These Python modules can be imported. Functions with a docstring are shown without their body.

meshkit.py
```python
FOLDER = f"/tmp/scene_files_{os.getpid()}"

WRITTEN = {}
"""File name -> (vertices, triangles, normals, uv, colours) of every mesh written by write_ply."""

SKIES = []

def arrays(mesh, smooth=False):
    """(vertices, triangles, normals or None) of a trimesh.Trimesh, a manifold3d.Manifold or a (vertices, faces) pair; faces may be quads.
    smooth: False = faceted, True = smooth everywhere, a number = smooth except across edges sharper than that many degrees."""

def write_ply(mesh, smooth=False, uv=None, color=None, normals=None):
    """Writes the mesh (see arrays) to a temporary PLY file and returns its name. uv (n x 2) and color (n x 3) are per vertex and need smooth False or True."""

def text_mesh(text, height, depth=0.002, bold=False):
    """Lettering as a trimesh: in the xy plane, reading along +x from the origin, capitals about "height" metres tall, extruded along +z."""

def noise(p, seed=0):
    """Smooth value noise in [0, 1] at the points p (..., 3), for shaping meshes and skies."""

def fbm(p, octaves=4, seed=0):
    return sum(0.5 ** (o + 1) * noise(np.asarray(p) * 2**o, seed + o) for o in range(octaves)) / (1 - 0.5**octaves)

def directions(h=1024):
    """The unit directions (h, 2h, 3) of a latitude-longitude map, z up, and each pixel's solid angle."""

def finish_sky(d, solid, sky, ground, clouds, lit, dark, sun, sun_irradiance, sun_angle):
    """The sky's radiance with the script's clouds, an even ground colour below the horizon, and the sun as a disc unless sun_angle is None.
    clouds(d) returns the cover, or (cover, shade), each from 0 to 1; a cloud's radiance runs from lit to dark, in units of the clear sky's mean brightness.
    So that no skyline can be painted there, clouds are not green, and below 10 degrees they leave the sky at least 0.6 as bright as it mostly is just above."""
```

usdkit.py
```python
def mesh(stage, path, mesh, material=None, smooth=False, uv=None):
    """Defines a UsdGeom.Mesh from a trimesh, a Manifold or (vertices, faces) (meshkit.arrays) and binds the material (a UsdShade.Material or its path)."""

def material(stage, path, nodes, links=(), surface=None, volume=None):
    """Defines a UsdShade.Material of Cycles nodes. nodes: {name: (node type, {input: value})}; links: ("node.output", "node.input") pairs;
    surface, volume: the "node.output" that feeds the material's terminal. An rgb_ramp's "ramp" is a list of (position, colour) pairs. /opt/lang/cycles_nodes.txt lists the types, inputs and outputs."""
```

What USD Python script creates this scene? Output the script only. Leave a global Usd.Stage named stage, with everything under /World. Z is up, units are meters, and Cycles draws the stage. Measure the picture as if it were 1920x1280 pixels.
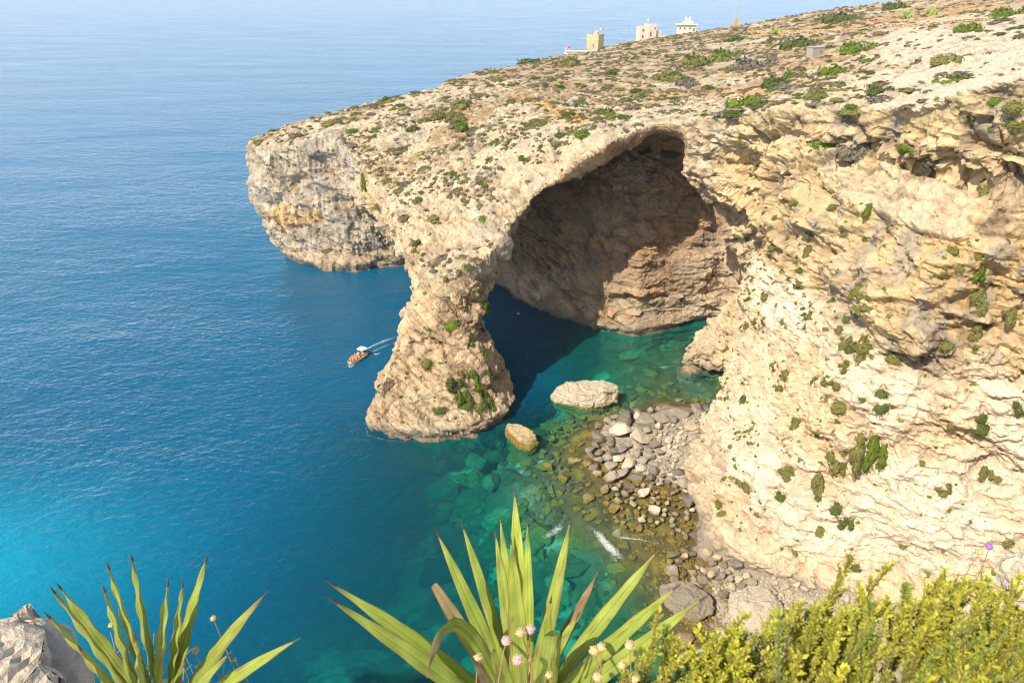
import math, sys, random
import numpy as np
sys.path.insert(0, "/opt/lang")
import trimesh, manifold3d, usdkit, meshkit
from meshkit import noise, fbm
from scipy.interpolate import RBFInterpolator
from scipy.spatial import cKDTree
from pxr import Usd, UsdGeom, UsdLux, UsdShade, Sdf, Gf, Vt

stage = Usd.Stage.CreateInMemory()
UsdGeom.SetStageUpAxis(stage, "Z")
UsdGeom.Xform.Define(stage, "/World")
UsdGeom.Scope.Define(stage, "/World/Looks")

# ------------------------------------------------------------------ camera, sky, sun, exposure
H, PITCH, F = 68.0, math.radians(28.5), 1280.0          # eye height above the sea, look-down angle, focal length in photo pixels
EXPOSURE = 0.76
SUN = np.array([-0.95, -1.0, 1.42]); SUN /= np.linalg.norm(SUN)
cam = UsdGeom.Camera.Define(stage, "/World/camera")
cam.AddTranslateOp().Set(Gf.Vec3d(0, 0, H)); cam.AddRotateXOp().Set(90 - math.degrees(PITCH))
cam.CreateHorizontalApertureAttr(36.0); cam.CreateVerticalApertureAttr(24.0); cam.CreateFocalLengthAttr(24.0)
cam.CreateFStopAttr(5.0); cam.CreateFocusDistanceAttr(4.5); cam.CreateExposureAttr(EXPOSURE)
cam.CreateClippingRangeAttr(Gf.Vec2f(0.05, 100000))

sky = UsdLux.DomeLight.Define(stage, "/World/sky")
sky.GetPrim().SetCustomDataByKey("kind", "structure")
skym = usdkit.material(stage, "/World/Looks/sky", {
    "s": ("sky_texture", {"sky_type": "single_scattering", "sun_disc": False, "sun_elevation": math.asin(SUN[2]), "sun_rotation": math.atan2(SUN[0], SUN[1]), "aerosol_density": 1.3}),
    "tc": ("texture_coordinate", {}), "xyz": ("separate_xyz", {}), "up": ("map_range", {"from_min": 0.0, "from_max": 0.5, "to_min": 1.0, "to_max": 0.0, "clamp": True}), "pw": ("math", {"math_type": "power", "value2": 2.2}),
    "mp": ("mapping", {"scale": (1.5, 1.5, 7.0)}), "n": ("noise_texture", {"scale": 1.4, "detail": 4}), "nr": ("map_range", {"from_min": .3, "from_max": .7, "to_min": .62, "to_max": .95, "clamp": True}), "f": ("math", {"math_type": "multiply"}),
    "mx": ("mix", {"mix_type": "mix", "color2": (3.0, 4.4, 6.3)}),
    "b": ("background_shader", {"strength": 0.13})},
    [("tc.generated", "xyz.vector"), ("xyz.z", "up.value"), ("up.result", "pw.value1"), ("tc.generated", "mp.vector"), ("mp.vector", "n.vector"), ("n.fac", "nr.value"), ("pw.value", "f.value1"), ("nr.result", "f.value2"),
     ("f.value", "mx.fac"), ("s.color", "mx.color1"), ("mx.color", "b.color")], surface="b.background")
UsdShade.MaterialBindingAPI.Apply(sky.GetPrim()).Bind(skym)
sun = UsdLux.DistantLight.Define(stage, "/World/sun")
sun.CreateIntensityAttr(1.0); sun.CreateAngleAttr(0.53); sun.CreateNormalizeAttr(True); sun.CreateColorAttr(Gf.Vec3f(1.0, 0.91, 0.77))
zax = Gf.Vec3d(*SUN.tolist())
rot = Gf.Rotation(Gf.Vec3d(0, 0, 1), zax)
sun.AddTransformOp().Set(Gf.Matrix4d(rot, Gf.Vec3d(0, 0, 0)))

# ------------------------------------------------------------------ helpers
SIN, COS = math.sin(PITCH), math.cos(PITCH)
def ray(u, v):
    x, yc = (u - 960) / F, (640 - v) / F
    return np.array([x, COS + yc * SIN, -SIN + yc * COS])
def P(u, v, z=0.0):                                      # where the view of a photo pixel meets height z
    d = ray(u, v); return np.array([0, 0, H]) + d * ((z - H) / d[2])
def Y(u, v, y):                                          # ... and where it meets distance y
    d = ray(u, v); return np.array([0, 0, H]) + d * (y / d[1])
def xy(u, v, z=0.0): return tuple(P(u, v, z)[:2])
rng = np.random.default_rng(7)
count = {}
def path_for(name, parent=None):
    base = (str(parent.GetPath()) if parent is not None else "/World") + "/" + name
    n = count.get(base, 0); count[base] = n + 1
    return base if n == 0 else f"{base}_{n:03d}"
def prim_of(o): return o.GetPrim() if hasattr(o, "GetPrim") else o
def tag(o, label=None, cat=None, group=None, kind=None):
    p = prim_of(o)
    for k, t in (("label", label), ("category", cat), ("group", group), ("kind", kind)):
        if t: p.SetCustomDataByKey(k, t)
    return p
def obj(name, mesh, mat, parent=None, smooth=False, **t):
    m = usdkit.mesh(stage, path_for(name, parent), mesh, MAT.get(mat, mat) if isinstance(mat, str) else mat, smooth)
    return tag(m, **t)
def thing(name, label, cat, loc=(0, 0, 0), rotz=0.0, group=None, scale=None, mat4=None):
    x = UsdGeom.Xform.Define(stage, path_for(name))
    if mat4 is not None: x.AddTransformOp().Set(Gf.Matrix4d(*np.asarray(mat4, float).T.ravel().tolist()))
    else:
        x.AddTranslateOp().Set(Gf.Vec3d(*map(float, loc)))
        if rotz: x.AddRotateZOp().Set(math.degrees(rotz))
        if scale is not None: x.AddScaleOp().Set(Gf.Vec3f(*map(float, np.broadcast_to(scale, 3))))
    return tag(x, label, cat, group)
def primvar(mesh_prim, name, arr):
    arr = np.asarray(arr, np.float32)
    t = Sdf.ValueTypeNames.Color3fArray if arr.ndim == 2 else Sdf.ValueTypeNames.FloatArray
    UsdGeom.PrimvarsAPI(mesh_prim).CreatePrimvar(name, t, "vertex").Set(Vt.Vec3fArray.FromNumpy(arr) if arr.ndim == 2 else Vt.FloatArray.FromNumpy(arr))
def ss(x, a, b):
    t = np.clip((np.asarray(x, float) - a) / (b - a), 0, 1); return t * t * (3 - 2 * t)
def vnormals(v, f):
    n = np.zeros_like(v); c = np.cross(v[f[:, 1]] - v[f[:, 0]], v[f[:, 2]] - v[f[:, 0]])
    for k in range(3):
        for a in range(3): n[:, a] += np.bincount(f[:, k], c[:, a], len(v))
    return n / np.maximum(np.linalg.norm(n, axis=1, keepdims=True), 1e-12)
def cells(p, size, seed, squash=(1, 1, 1)):
    """Jittered cells: (distance to the nearest seed, second minus first distance, a random value of the nearest cell), sizes in units of the cell."""
    q = p / (np.asarray(squash) * size); lo, hi = q.min(0) - 2, q.max(0) + 2
    qi = np.unique(np.floor(q).astype(np.int32), axis=0)
    off = np.array(np.meshgrid([-1, 0, 1], [-1, 0, 1], [-1, 0, 1])).reshape(3, -1).T
    c = np.unique((qi[:, None] + off[None]).reshape(-1, 3), axis=0).astype(np.int64)
    h = (c[:, 0] * 73856093 ^ c[:, 1] * 19349663 ^ c[:, 2] * 83492791 ^ (seed * 2654435761 & 0x7fffffff)) & 0x7fffffff
    def rnd(k): 
        x = (h * (2 * k + 1103515245) + 12345 + k * 7919) & 0x7fffffff; x ^= x >> 15; x = (x * 1597334677) & 0x7fffffff; x ^= x >> 13
        return (x & 0xffff) / 65535.0
    s = c + np.stack([rnd(1), rnd(2), rnd(3)], 1)
    d, i = cKDTree(s).query(q, k=2, workers=-1)
    return d[:, 0], d[:, 1] - d[:, 0], rnd(4)[i[:, 0]]

MAT = {}
# ------------------------------------------------------------------ the cliff: a stack of outlines in plan, one per height, blended into a solid and trimmed by the plateau
FOOT = [(36, 98), (28, 86), (26, 80), (24.7, 72), (26, 66), (30, 62.5), (37, 59), (47, 55), (59, 51), (75, 46), (116, 38)]
RIM = [(36.5, 100), (41, 91), (43, 85), (45, 78), (46.5, 72), (48.5, 68), (52, 66), (58, 64), (66, 62), (76, 60), (116, 56)]
def right_cliff(z):
    s = np.interp(z, [-10, 0, 4, 8, 15, 21, 26, 32, 38, 44, 45.5, 47.5, 49.5, 51, 54, 60], [-.15, 0, .14, .26, .42, .52, .6, .69, .78, .85, .93, 1.06, 1.05, .96, .98, 1.0])
    return [(a[0] + (b[0] - a[0]) * s, a[1] + (b[1] - a[1]) * s) for a, b in zip(FOOT, RIM)]
FAR = [(220, 38), (220, 300), (-10, 300), (-16, 214), (-32, 203), (-48, 194), (-58, 187)]
def head(z):
    lx = np.interp(z, [-10, 0, 2.2, 9, 16.8, 26.4, 32], [-61, -62, -63.3, -65.5, -67.5, -67.3, -66])
    fy = np.interp(z, [-10, 0, 1.5, 3, 14, 28, 34], [-1, 0, .3, 2.2, .4, .6, 1.2])
    return [(lx + 1, 180), (lx, 173), (lx + 6, 166.5 + fy), (-49.5, 163 + fy), (-41, 162.5 + fy)]
backwall0 = [xy(940, 545), xy(975, 568), xy(1010, 582), xy(1060, 602), xy(1110, 622), xy(1190, 632), xy(1260, 616), xy(1340, 604)]
def backwall(z):
    k = np.interp(z, [-10, 0, 10, 25, 40], [0, 0, 1.0, 4.0, 6.0])
    return [(x + .1 * k, y + k) for x, y in backwall0]
LEVELS = {
    -10: [head(-10) + [(-34, 164.5), (-27, 166), (-14, 163)] + backwall(-10) + [(47, 134), (45, 124), (37, 118.5), (31, 114.5), (32, 112), (44, 110.5), (41, 104.5)] + right_cliff(-10) + FAR,
          [(-26, 97.5), (-24.5, 92), (-17, 90), (-11, 90.5), (-4, 93), (-1, 96.5), (1, 105), (0, 110), (-8, 119), (-18, 116), (-25, 106)]],
    0: [head(0) + [(-34, 165.5), (-27, 167), (-14, 164)] + backwall(0) + [(47, 134), (45, 124), (37, 118.5), (32, 114.5), (33, 112.5), (44, 111), (41, 104.5)] + right_cliff(0) + FAR,
        [xy(684, 790), xy(690, 812), xy(760, 825), xy(830, 822), xy(900, 806), xy(945, 790), xy(958, 737), (0, 109), (-8, 118), (-18, 115), (-24.5, 106)]],
    4: [head(4) + [(-34, 166.5), (-27, 168), (-14, 165)] + backwall(4) + [(47, 134), (45.5, 123), (37.5, 118.8), (33, 115), (34, 112), (44.5, 110), (42, 104.5)] + right_cliff(4) + FAR,
        [(-23.5, 98.5), (-22.5, 94), (-17, 92.5), (-11, 92.5), (-4.5, 94.5), (-2, 97.5), (-.6, 104), (-2, 110), (-9, 117), (-17, 114.5), (-22.5, 107)]],
    9: [head(9) + [(-34, 166), (-27, 168), (-14, 164)] + backwall(9) + [(47, 134), (46, 122), (41, 119), (38, 116.5), (39, 112.5), (44.5, 109), (42.5, 104.5)] + right_cliff(9) + FAR,
        [(-21.5, 101), (-19.5, 96.5), (-15, 95), (-10, 94.5), (-5.5, 96.5), (-3.6, 99), (-2.8, 104), (-4, 110), (-9, 115), (-16, 114), (-20.5, 108)]],
    15: [head(15) + [(-35, 164), (-28, 165), (-14, 160)] + backwall(15) + [(47, 134), (45, 121), (42, 118), (42.5, 114), (43.5, 109), (42.5, 104)] + right_cliff(15) + FAR,
         [(-18.4, 104), (-17, 99.5), (-13, 98), (-9, 97.8), (-6, 99.5), (-5, 104.5), (-5.5, 110), (-9, 114), (-15, 114), (-17.8, 110)]],
    20: [head(20) + [(-38, 159), (-30, 146), (-22.5, 126), (-16.5, 110), (-15.5, 103), (-12, 99.8), (-8, 100), (-4.5, 103), (-3.4, 107.5), (-4, 114), (-8, 121), (-10, 132), (-8, 145), (-2, 152)] + backwall(20)[1:] + [(46, 134), (46, 122), (44.5, 118.5), (44.5, 113), (43.5, 108), (42, 103)] + right_cliff(20) + FAR],  # pillar merged with the slope here: roof shaped to shade the passage water
    25: [head(25) + [(-38, 158), (-30, 145), (-22.5, 124), (-15.8, 108), (-14, 102.8), (-11, 101), (-6, 102), (-1.4, 109.5), (-2, 116), (-5, 122), (-8, 132), (-6, 145), (-1, 153)] + backwall(25)[1:] + [(45.5, 133), (45, 122), (40.5, 118.2), (42, 112), (42.5, 107), (41.5, 102)] + right_cliff(25) + FAR],
    32: [head(32) + [(-38, 158), (-30.5, 144), (-22.5, 123), (-15.5, 107), (-13, 102), (-8, 102), (-2, 107), (2.4, 112.6), (2.5, 118), (-1, 126), (-3, 136), (1, 147), (4, 150)] + backwall(32)[3:] + [(41.5, 133), (41, 125), (34.2, 118), (38, 112), (40, 106), (40, 101)] + right_cliff(32) + FAR],
    37: [head(34) + [(-38, 158), (-30.5, 144), (-22.5, 123), (-15.5, 107), (-8, 102), (1, 108), (9, 115.5), (12.5, 119.5), (10.5, 127), (9, 135), (12, 143), (26, 138), (35, 132), (34.5, 124), (29.2, 118.2), (34, 112), (38, 106), (39, 101)] + right_cliff(37) + FAR],
    41: [head(34) + [(-38, 158), (-30.5, 144), (-22.5, 123), (-15.5, 107), (-8, 102), (1, 108), (9, 114), (16, 117), (21.5, 122), (20, 129), (25, 134), (31, 131), (32, 124), (30, 117.5), (34, 112), (37, 106), (38, 101)] + right_cliff(41) + FAR],
    43.4: [head(34) + [(-38, 158), (-30.5, 144), (-22.5, 123), (-15.5, 107), (-8, 102), (1, 108), (9, 112.5), (16.5, 115.5), (25, 121.5), (28.5, 120.5), (31, 115.5), (34, 110), (36, 104)] + right_cliff(43.4) + FAR],
    48: [head(34) + [(-38, 158), (-30.5, 144), (-22.5, 123), (-15.5, 107), (-8, 102), (1, 108), (9, 112.5), (16.5, 115.5), (25, 120), (28.5, 119), (31, 115.0), (33.5, 110), (36, 104)] + right_cliff(48) + FAR],
    51: [head(34) + [(-38, 158), (-30.5, 144), (-22.5, 123), (-15.5, 107), (-8, 102), (1, 108), (9, 112.5), (16.5, 115.5), (25, 120), (28.5, 119), (31, 115.0), (33.5, 110), (36, 104)] + right_cliff(51) + FAR],
    66: [head(34) + [(-38, 158), (-30.5, 144), (-22.5, 123), (-15.5, 107), (-8, 102), (1, 108), (9, 112.5), (16.5, 115.5), (25, 120), (28.5, 119), (31, 115.0), (33.5, 110), (36, 104)] + right_cliff(66) + FAR],
}
def sdf2(px, py, poly):
    a = np.asarray(poly, np.float32); b = np.roll(a, -1, 0)
    best, odd = np.full(px.shape, 1e9, np.float32), np.zeros(px.shape, bool)
    for (ax, ay), (bx, by) in zip(a, b):
        ex, ey = bx - ax, by - ay
        t = np.clip(((px - ax) * ex + (py - ay) * ey) / (ex * ex + ey * ey + 1e-9), 0, 1)
        best = np.minimum(best, (px - ax - t * ex) ** 2 + (py - ay - t * ey) ** 2)
        if ay != by: odd ^= ((ay > py) != (by > py)) & (px < ex * (py - ay) / ey + ax)
    return np.where(odd, -1, 1) * np.sqrt(best)

ZP = np.array([
    # lip of the right cliff and the arch, then the slope, the ridge seen against the sea, the plateau
    (34, 114, 47.6), (36, 99, 51), (42, 88, 53), (45, 77, 55.5), (48, 68, 59.5), (58, 64, 60.5), (75, 61, 62), (112, 58, 64),
    (27, 122.5, 45), (17, 117, 43.2), (9, 116, 38.6), (2.7, 112.5, 33.2), (-2.7, 107, 27.3), (-9.7, 104, 25.2), (-16, 106, 22.5), (-15, 115, 27.5), (-23, 122, 28),
    (-30, 144, 31), (-17, 140, 34.2), (-6, 124, 34.6), (4, 127.5, 39.8), (-1, 164, 40.4), (-33, 165, 35.5), (-45, 162, 33.8), (-54, 165, 31.6), (-67, 170, 29.6), (-60, 168, 31.2), (-54, 178, 32.5), (-43, 180, 35),
    (-28, 190, 37.3), (-15.5, 208, 38.6), (-3.8, 260, 36.8), (27, 370, 30.5), (50, 425, 27.5), (76, 440, 31.5), (109, 450, 35), (140, 430, 41.6), (166, 400, 49.5), (202, 380, 54.8), (250, 380, 63), (330, 380, 74),
    (22, 165, 40), (36, 140, 44.2), (55, 260, 39.2), (65, 180, 44.3), (115, 330, 43.8), (90, 180, 50.4), (60, 110, 52.6), (90, 140, 56), (133, 200, 57.6), (180, 200, 63), (140, 130, 63), (200, 120, 70), (240, 260, 67), (330, 250, 80), (0, 320, 31)])
zp_rbf = RBFInterpolator(ZP[:, :2] / 50, ZP[:, 2], kernel="thin_plate_spline", smoothing=0.002)
_gx, _gy = np.arange(-110, 420, 2.0), np.arange(30, 620, 2.0)
_G = zp_rbf(np.stack(np.meshgrid(_gx, _gy, indexing="ij"), -1).reshape(-1, 2) / 50).reshape(len(_gx), len(_gy))
from scipy.ndimage import map_coordinates
def Zp(x, y): return map_coordinates(_G, [(np.asarray(x) + 110) / 2, (np.asarray(y) - 30) / 2], order=1, mode="nearest")

HV = 0.55
def surface_nets(Fv, org, h):
    s = Fv < 0
    nx, ny, nz = Fv.shape
    acc = np.zeros((nx - 1, ny - 1, nz - 1), np.uint8)
    corners = [(i, j, k) for i in (0, 1) for j in (0, 1) for k in (0, 1)]
    for i, j, k in corners: acc += s[i:nx - 1 + i, j:ny - 1 + j, k:nz - 1 + k]
    I = np.nonzero((acc > 0) & (acc < 8)); del acc
    idx = np.full((nx - 1, ny - 1, nz - 1), -1, np.int32); idx[I] = np.arange(len(I[0]))
    val = {c: Fv[I[0] + c[0], I[1] + c[1], I[2] + c[2]] for c in corners}
    tot, cnt = np.zeros((len(I[0]), 3)), np.zeros(len(I[0]))
    for a in corners:
        for ax in range(3):
            if a[ax] == 0:
                b = list(a); b[ax] = 1; b = tuple(b)
                va, vb = val[a], val[b]; m = (va < 0) != (vb < 0)
                t = va[m] / (va[m] - vb[m])
                p = np.tile(np.array(a, float), (m.sum(), 1)); p[:, ax] += t
                tot[m] += p; cnt[m] += 1
    v = (tot / cnt[:, None] + np.stack(I, 1)) * h + np.asarray(org)
    quads = []
    for ax in range(3):
        A = [slice(0, n) for n in Fv.shape]; B = list(A); A[ax] = slice(0, -1); B[ax] = slice(1, None)
        cr = s[tuple(A)] != s[tuple(B)]
        o1, o2 = [(1, 2), (2, 0), (0, 1)][ax]
        e = np.stack(np.nonzero(cr), 1)
        ok = (e[:, o1] > 0) & (e[:, o2] > 0) & (e[:, o1] < Fv.shape[o1] - 1) & (e[:, o2] < Fv.shape[o2] - 1); e = e[ok]
        def at(d1, d2):
            q = e.copy(); q[:, o1] -= d1; q[:, o2] -= d2; return idx[q[:, 0], q[:, 1], q[:, 2]]
        q = np.stack([at(1, 1), at(0, 1), at(0, 0), at(1, 0)], 1)
        flip = ~s[e[:, 0], e[:, 1], e[:, 2]]
        q[flip] = q[flip][:, ::-1]; quads.append(q)
    return v, np.vstack(quads)

X0, X1, Y0, Y1, Z0, Z1 = -74, 113, 38, 212, -7, 66
gx, gy, gz = np.arange(X0, X1, HV), np.arange(Y0, Y1, HV), np.arange(Z0, Z1, HV)
PX, PY = np.meshgrid(gx.astype(np.float32), gy.astype(np.float32), indexing="ij")
lv = sorted(LEVELS)
S2 = {z: np.minimum.reduce([sdf2(PX, PY, p) for p in LEVELS[z]]) for z in lv}
top = Zp(PX, PY).astype(np.float32)
vol = np.empty((len(gx), len(gy), len(gz)), np.float32)
for k, z in enumerate(gz):
    i = min(np.searchsorted(lv, z, "right") - 1, len(lv) - 2); a, b = lv[i], lv[i + 1]; t = (z - a) / (b - a)
    vol[:, :, k] = np.maximum(S2[a] * (1 - t) + S2[b] * t, (z - top) * 0.8)
rv, rq = surface_nets(vol, (X0, Y0, Z0), HV)
del vol
rf = np.vstack([rq[:, [0, 1, 2]], rq[:, [0, 2, 3]]])


# finer triangles where the rock is near enough for them to show (everything nearer than about 150 m)
def refine(v, f, keep):
    ed = np.sort(np.vstack([f[keep][:, [0, 1]], f[keep][:, [1, 2]], f[keep][:, [2, 0]]]), axis=1)
    key = ed[:, 0].astype(np.int64) * len(v) + ed[:, 1]
    uk = np.unique(key); mids = (v[uk // len(v)] + v[uk % len(v)]) / 2
    def mid(a, b):
        lo, hi = np.minimum(a, b), np.maximum(a, b); k = lo.astype(np.int64) * len(v) + hi
        j = np.searchsorted(uk, k); j = np.minimum(j, len(uk) - 1)
        return np.where(uk[j] == k, j + len(v), -1)
    m = np.stack([mid(f[:, 0], f[:, 1]), mid(f[:, 1], f[:, 2]), mid(f[:, 2], f[:, 0])], 1)
    c = (m >= 0).sum(1); out = [f[c == 0]]
    g, mm = f[c == 3], m[c == 3]
    out += [np.stack([g[:, 0], mm[:, 0], mm[:, 2]], 1), np.stack([mm[:, 0], g[:, 1], mm[:, 1]], 1), np.stack([mm[:, 2], mm[:, 1], g[:, 2]], 1), mm]
    for k in range(3):
        s = (c == 1) & (m[:, k] >= 0); g, p = f[s], m[s, k]
        a, b, d = g[:, k], g[:, (k + 1) % 3], g[:, (k + 2) % 3]
        out += [np.stack([a, p, d], 1), np.stack([p, b, d], 1)]
        s = (c == 2) & (m[:, k] < 0); g = f[s]; p, q = m[s, (k + 1) % 3], m[s, (k + 2) % 3]
        a, b, d = g[:, k], g[:, (k + 1) % 3], g[:, (k + 2) % 3]
        out += [np.stack([a, b, p], 1), np.stack([a, p, q], 1), np.stack([q, p, d], 1)]
    return np.vstack([v, mids]), np.vstack(out)
EYE = np.array([0, 0, H])
cen = rv[rf].mean(1); nrm = np.cross(rv[rf[:, 1]] - rv[rf[:, 0]], rv[rf[:, 2]] - rv[rf[:, 0]])
rel = cen - EYE
near = (np.linalg.norm(rel, axis=1) < 175) & ((nrm * rel).sum(1) < 0.2 * np.linalg.norm(nrm, axis=1) * np.linalg.norm(rel, axis=1)) & (np.abs(rel[:, 0]) < 0.8 * (rel[:, 1] * COS - rel[:, 2] * SIN) + 4) & (cen[:, 2] > -3)
rv, rf = refine(rv, rf, near)

def facets(p, size, seed, squash, tilt):
    """Angular blocks: every jittered cell is a tilted plane. Returns (relief in cells, closeness to a crack 0..1, random of the cell)."""
    q = p / (np.asarray(squash) * size)
    c = np.unique((np.unique(np.floor(q).astype(np.int32), axis=0)[:, None] + np.array(np.meshgrid([-1, 0, 1], [-1, 0, 1], [-1, 0, 1])).reshape(3, -1).T[None]).reshape(-1, 3), axis=0).astype(np.int64)
    h = (c[:, 0] * 73856093 ^ c[:, 1] * 19349663 ^ c[:, 2] * 83492791 ^ (seed * 2654435761 & 0x7fffffff)) & 0x7fffffff
    def rnd(k):
        x = (h * (2 * k + 1103515245) + 12345 + k * 7919) & 0x7fffffff; x ^= x >> 15; x = (x * 1597334677) & 0x7fffffff; x ^= x >> 13
        return (x & 0xffff) / 65535.0
    s = c + np.stack([rnd(1), rnd(2), rnd(3)], 1)
    t = np.stack([rnd(4), rnd(5), rnd(6)], 1) - .5; off = rnd(7)
    d, i = cKDTree(s).query(q, k=2, workers=-1)
    i0, i1 = i.T; e = d[:, 1] - d[:, 0]; k = .5 * (1 - ss(e, 0, .28))                    # neighbouring planes run into each other, so no face is sheared
    f0, f1 = (((q - s[a]) * t[a]).sum(1) * tilt + off[a] - .5 for a in (i0, i1))
    return f0 * (1 - k) + f1 * k, 1 - ss(e, 0, .2), off[i0]
def zones(v, n):
    x, y, z = v.T
    wob = (fbm(v / 9, 3, 11) - .5)
    steep = 1 - ss(n[:, 2], .45, .8)
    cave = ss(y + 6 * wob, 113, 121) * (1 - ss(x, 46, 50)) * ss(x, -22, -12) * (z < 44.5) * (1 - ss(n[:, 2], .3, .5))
    right = ss(x - .15 * (y - 100) + 8 * wob, 30, 36) * (1 - ss(y, 122, 132))
    white = ss(31 - z - (x - 34) * .1 + 22 * wob, -3, 5) * right * (1 - ss(y + 10 * wob, 103, 112) * .7)
    headz = ss(y - .0 * x, 150, 158) * (1 - ss(x, -30, -24)) * steep
    pillar = (1 - ss(x, 4, 12)) * (1 - ss(y, 118, 130)) * (1 - ss(z, 24, 34)) 
    return steep, cave, right, white, headz, pillar
def displace(v, n):
    """Rock relief: metres along the normal."""
    x, y, z = v.T
    steep, cave, right, white, headz, pillar = zones(v, n)
    tops = (1 - steep) 
    lip = .35 + .65 * ss(Zp(x, y) - z, .8, 4.5)                                          # keep thin lips whole
    rough = (1 - .5 * white - .3 * cave) * (1 - .35 * pillar) * (1 - .25 * headz) * np.where(steep > .3, lip, 1)
    d = (fbm(v / 13, 3, 3) - .5) * 3.4 * (.3 + .7 * steep) * (1 - .3 * white)
    c, s = math.cos(.62), math.sin(.62); left = 1 - ss(x, 14, 26)                      # the beds dip to the left on the arch, lie flat on the right
    rx, rz = np.where(left > .5, c * x - s * z, x), np.where(left > .5, s * x + c * z, z + .12 * x)
    w = np.stack([rx, y, rz], 1) + (np.stack([fbm(v / 4, 2, 21), fbm(v / 4, 2, 22), fbm(v / 4, 2, 23)], 1) - .5) * 1.6
    a1, k1, r1 = facets(w, 6.0, 5, (1.5, 1.2, .75), 2.2)
    a2, k2, r2 = facets(w + 7, 2.3, 9, (1.5, 1.1, .7), 2.0)
    a3, k3, r3 = facets(w + 3, .95, 13, (1.4, 1.1, .75), 1.8)
    m1, m2 = ss(fbm(v / 10, 2, 71), .38, .6), ss(fbm(v / 6, 2, 72), .4, .62)
    d += rough * (a1 * 1.5 * (.16 + .84 * steep) - .7 * k1 * m1 * (.4 + .6 * steep))
    d += rough * (a2 * (.25 + .75 * m2) * (.42 + .58 * steep) - .38 * k2 * m2 * (.75 + .25 * steep))
    d += rough * (a3 * .26 - .15 * k3 * (1 - m2 * .5)) + white * (a3 * .2 - .12 * k3 + a2 * .14 - .10 * k2 * m2)
    bed = rz + 3 * fbm(v / 22, 2, 31)
    for th, amp, sd in ((4.6, 1.3, 43), (2.2, 1.0, 41), (.8, .4, 42)):
        l = np.floor(bed / th); f = bed / th - l; h = (np.sin(l * 127.1 + sd) * 43758.5) % 1; h = h + ((np.sin((l + 1) * 127.1 + sd) * 43758.5) % 1 - h) * ss(f, .72, 1)
        d += lip * steep * (1 - .75 * white) * (1 - .6 * headz) * (1 - .6 * cave) * (1 - .45 * right * (1 - ss(z, 40, 46))) * amp * ((h - .5) - .5 * np.exp(-(f / .12) ** 2)) * ss(fbm(v / 12, 2, sd), .42, .58)
    gul = np.stack([(x * .55 + z * .45) / 1.5, y / 4.0, (z * .85 - x * .5) / 9], 1)
    d += (pillar * .9 + tops * (1 - ss(x, 10, 20)) * .35) * ((1 - np.abs(2 * fbm(gul, 3, 82) - 1) * 2) * .7)
    a0, k0, r0 = facets(v + (fbm(v / 8, 2, 25)[:, None] - .5) * 4, 10.5, 3, (1.1, 1.1, .62), 2.0)
    av, kv, rv_ = facets(v * np.array([1, 1, .42]) + (fbm(v / 5, 2, 26)[:, None] - .5) * 2, 3.4, 15, (1, 1, 1), 2.0)
    d += lip * right * steep * (1 - .7 * white) * (av * .7 - .4 * kv * m1)
    d += lip * np.maximum(right * steep * (1 - .55 * white), headz * .6) * (a0 * 1.5 - .7 * k0)
    flute = np.stack([x / 1.3, y / 1.3, z / 9], 1)
    d += headz * ((1 - np.abs(2 * fbm(flute, 3, 81) - 1) * 2) * .5)
    slant = np.stack([(x + y) / 3.0, (y - x) / 1.0, (z + .4 * x) / .8], 1)
    d += white * ((fbm(slant, 3, 83) - .5) * .7 + (fbm(v / 5, 3, 84) - .5) * 1.2)
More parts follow.
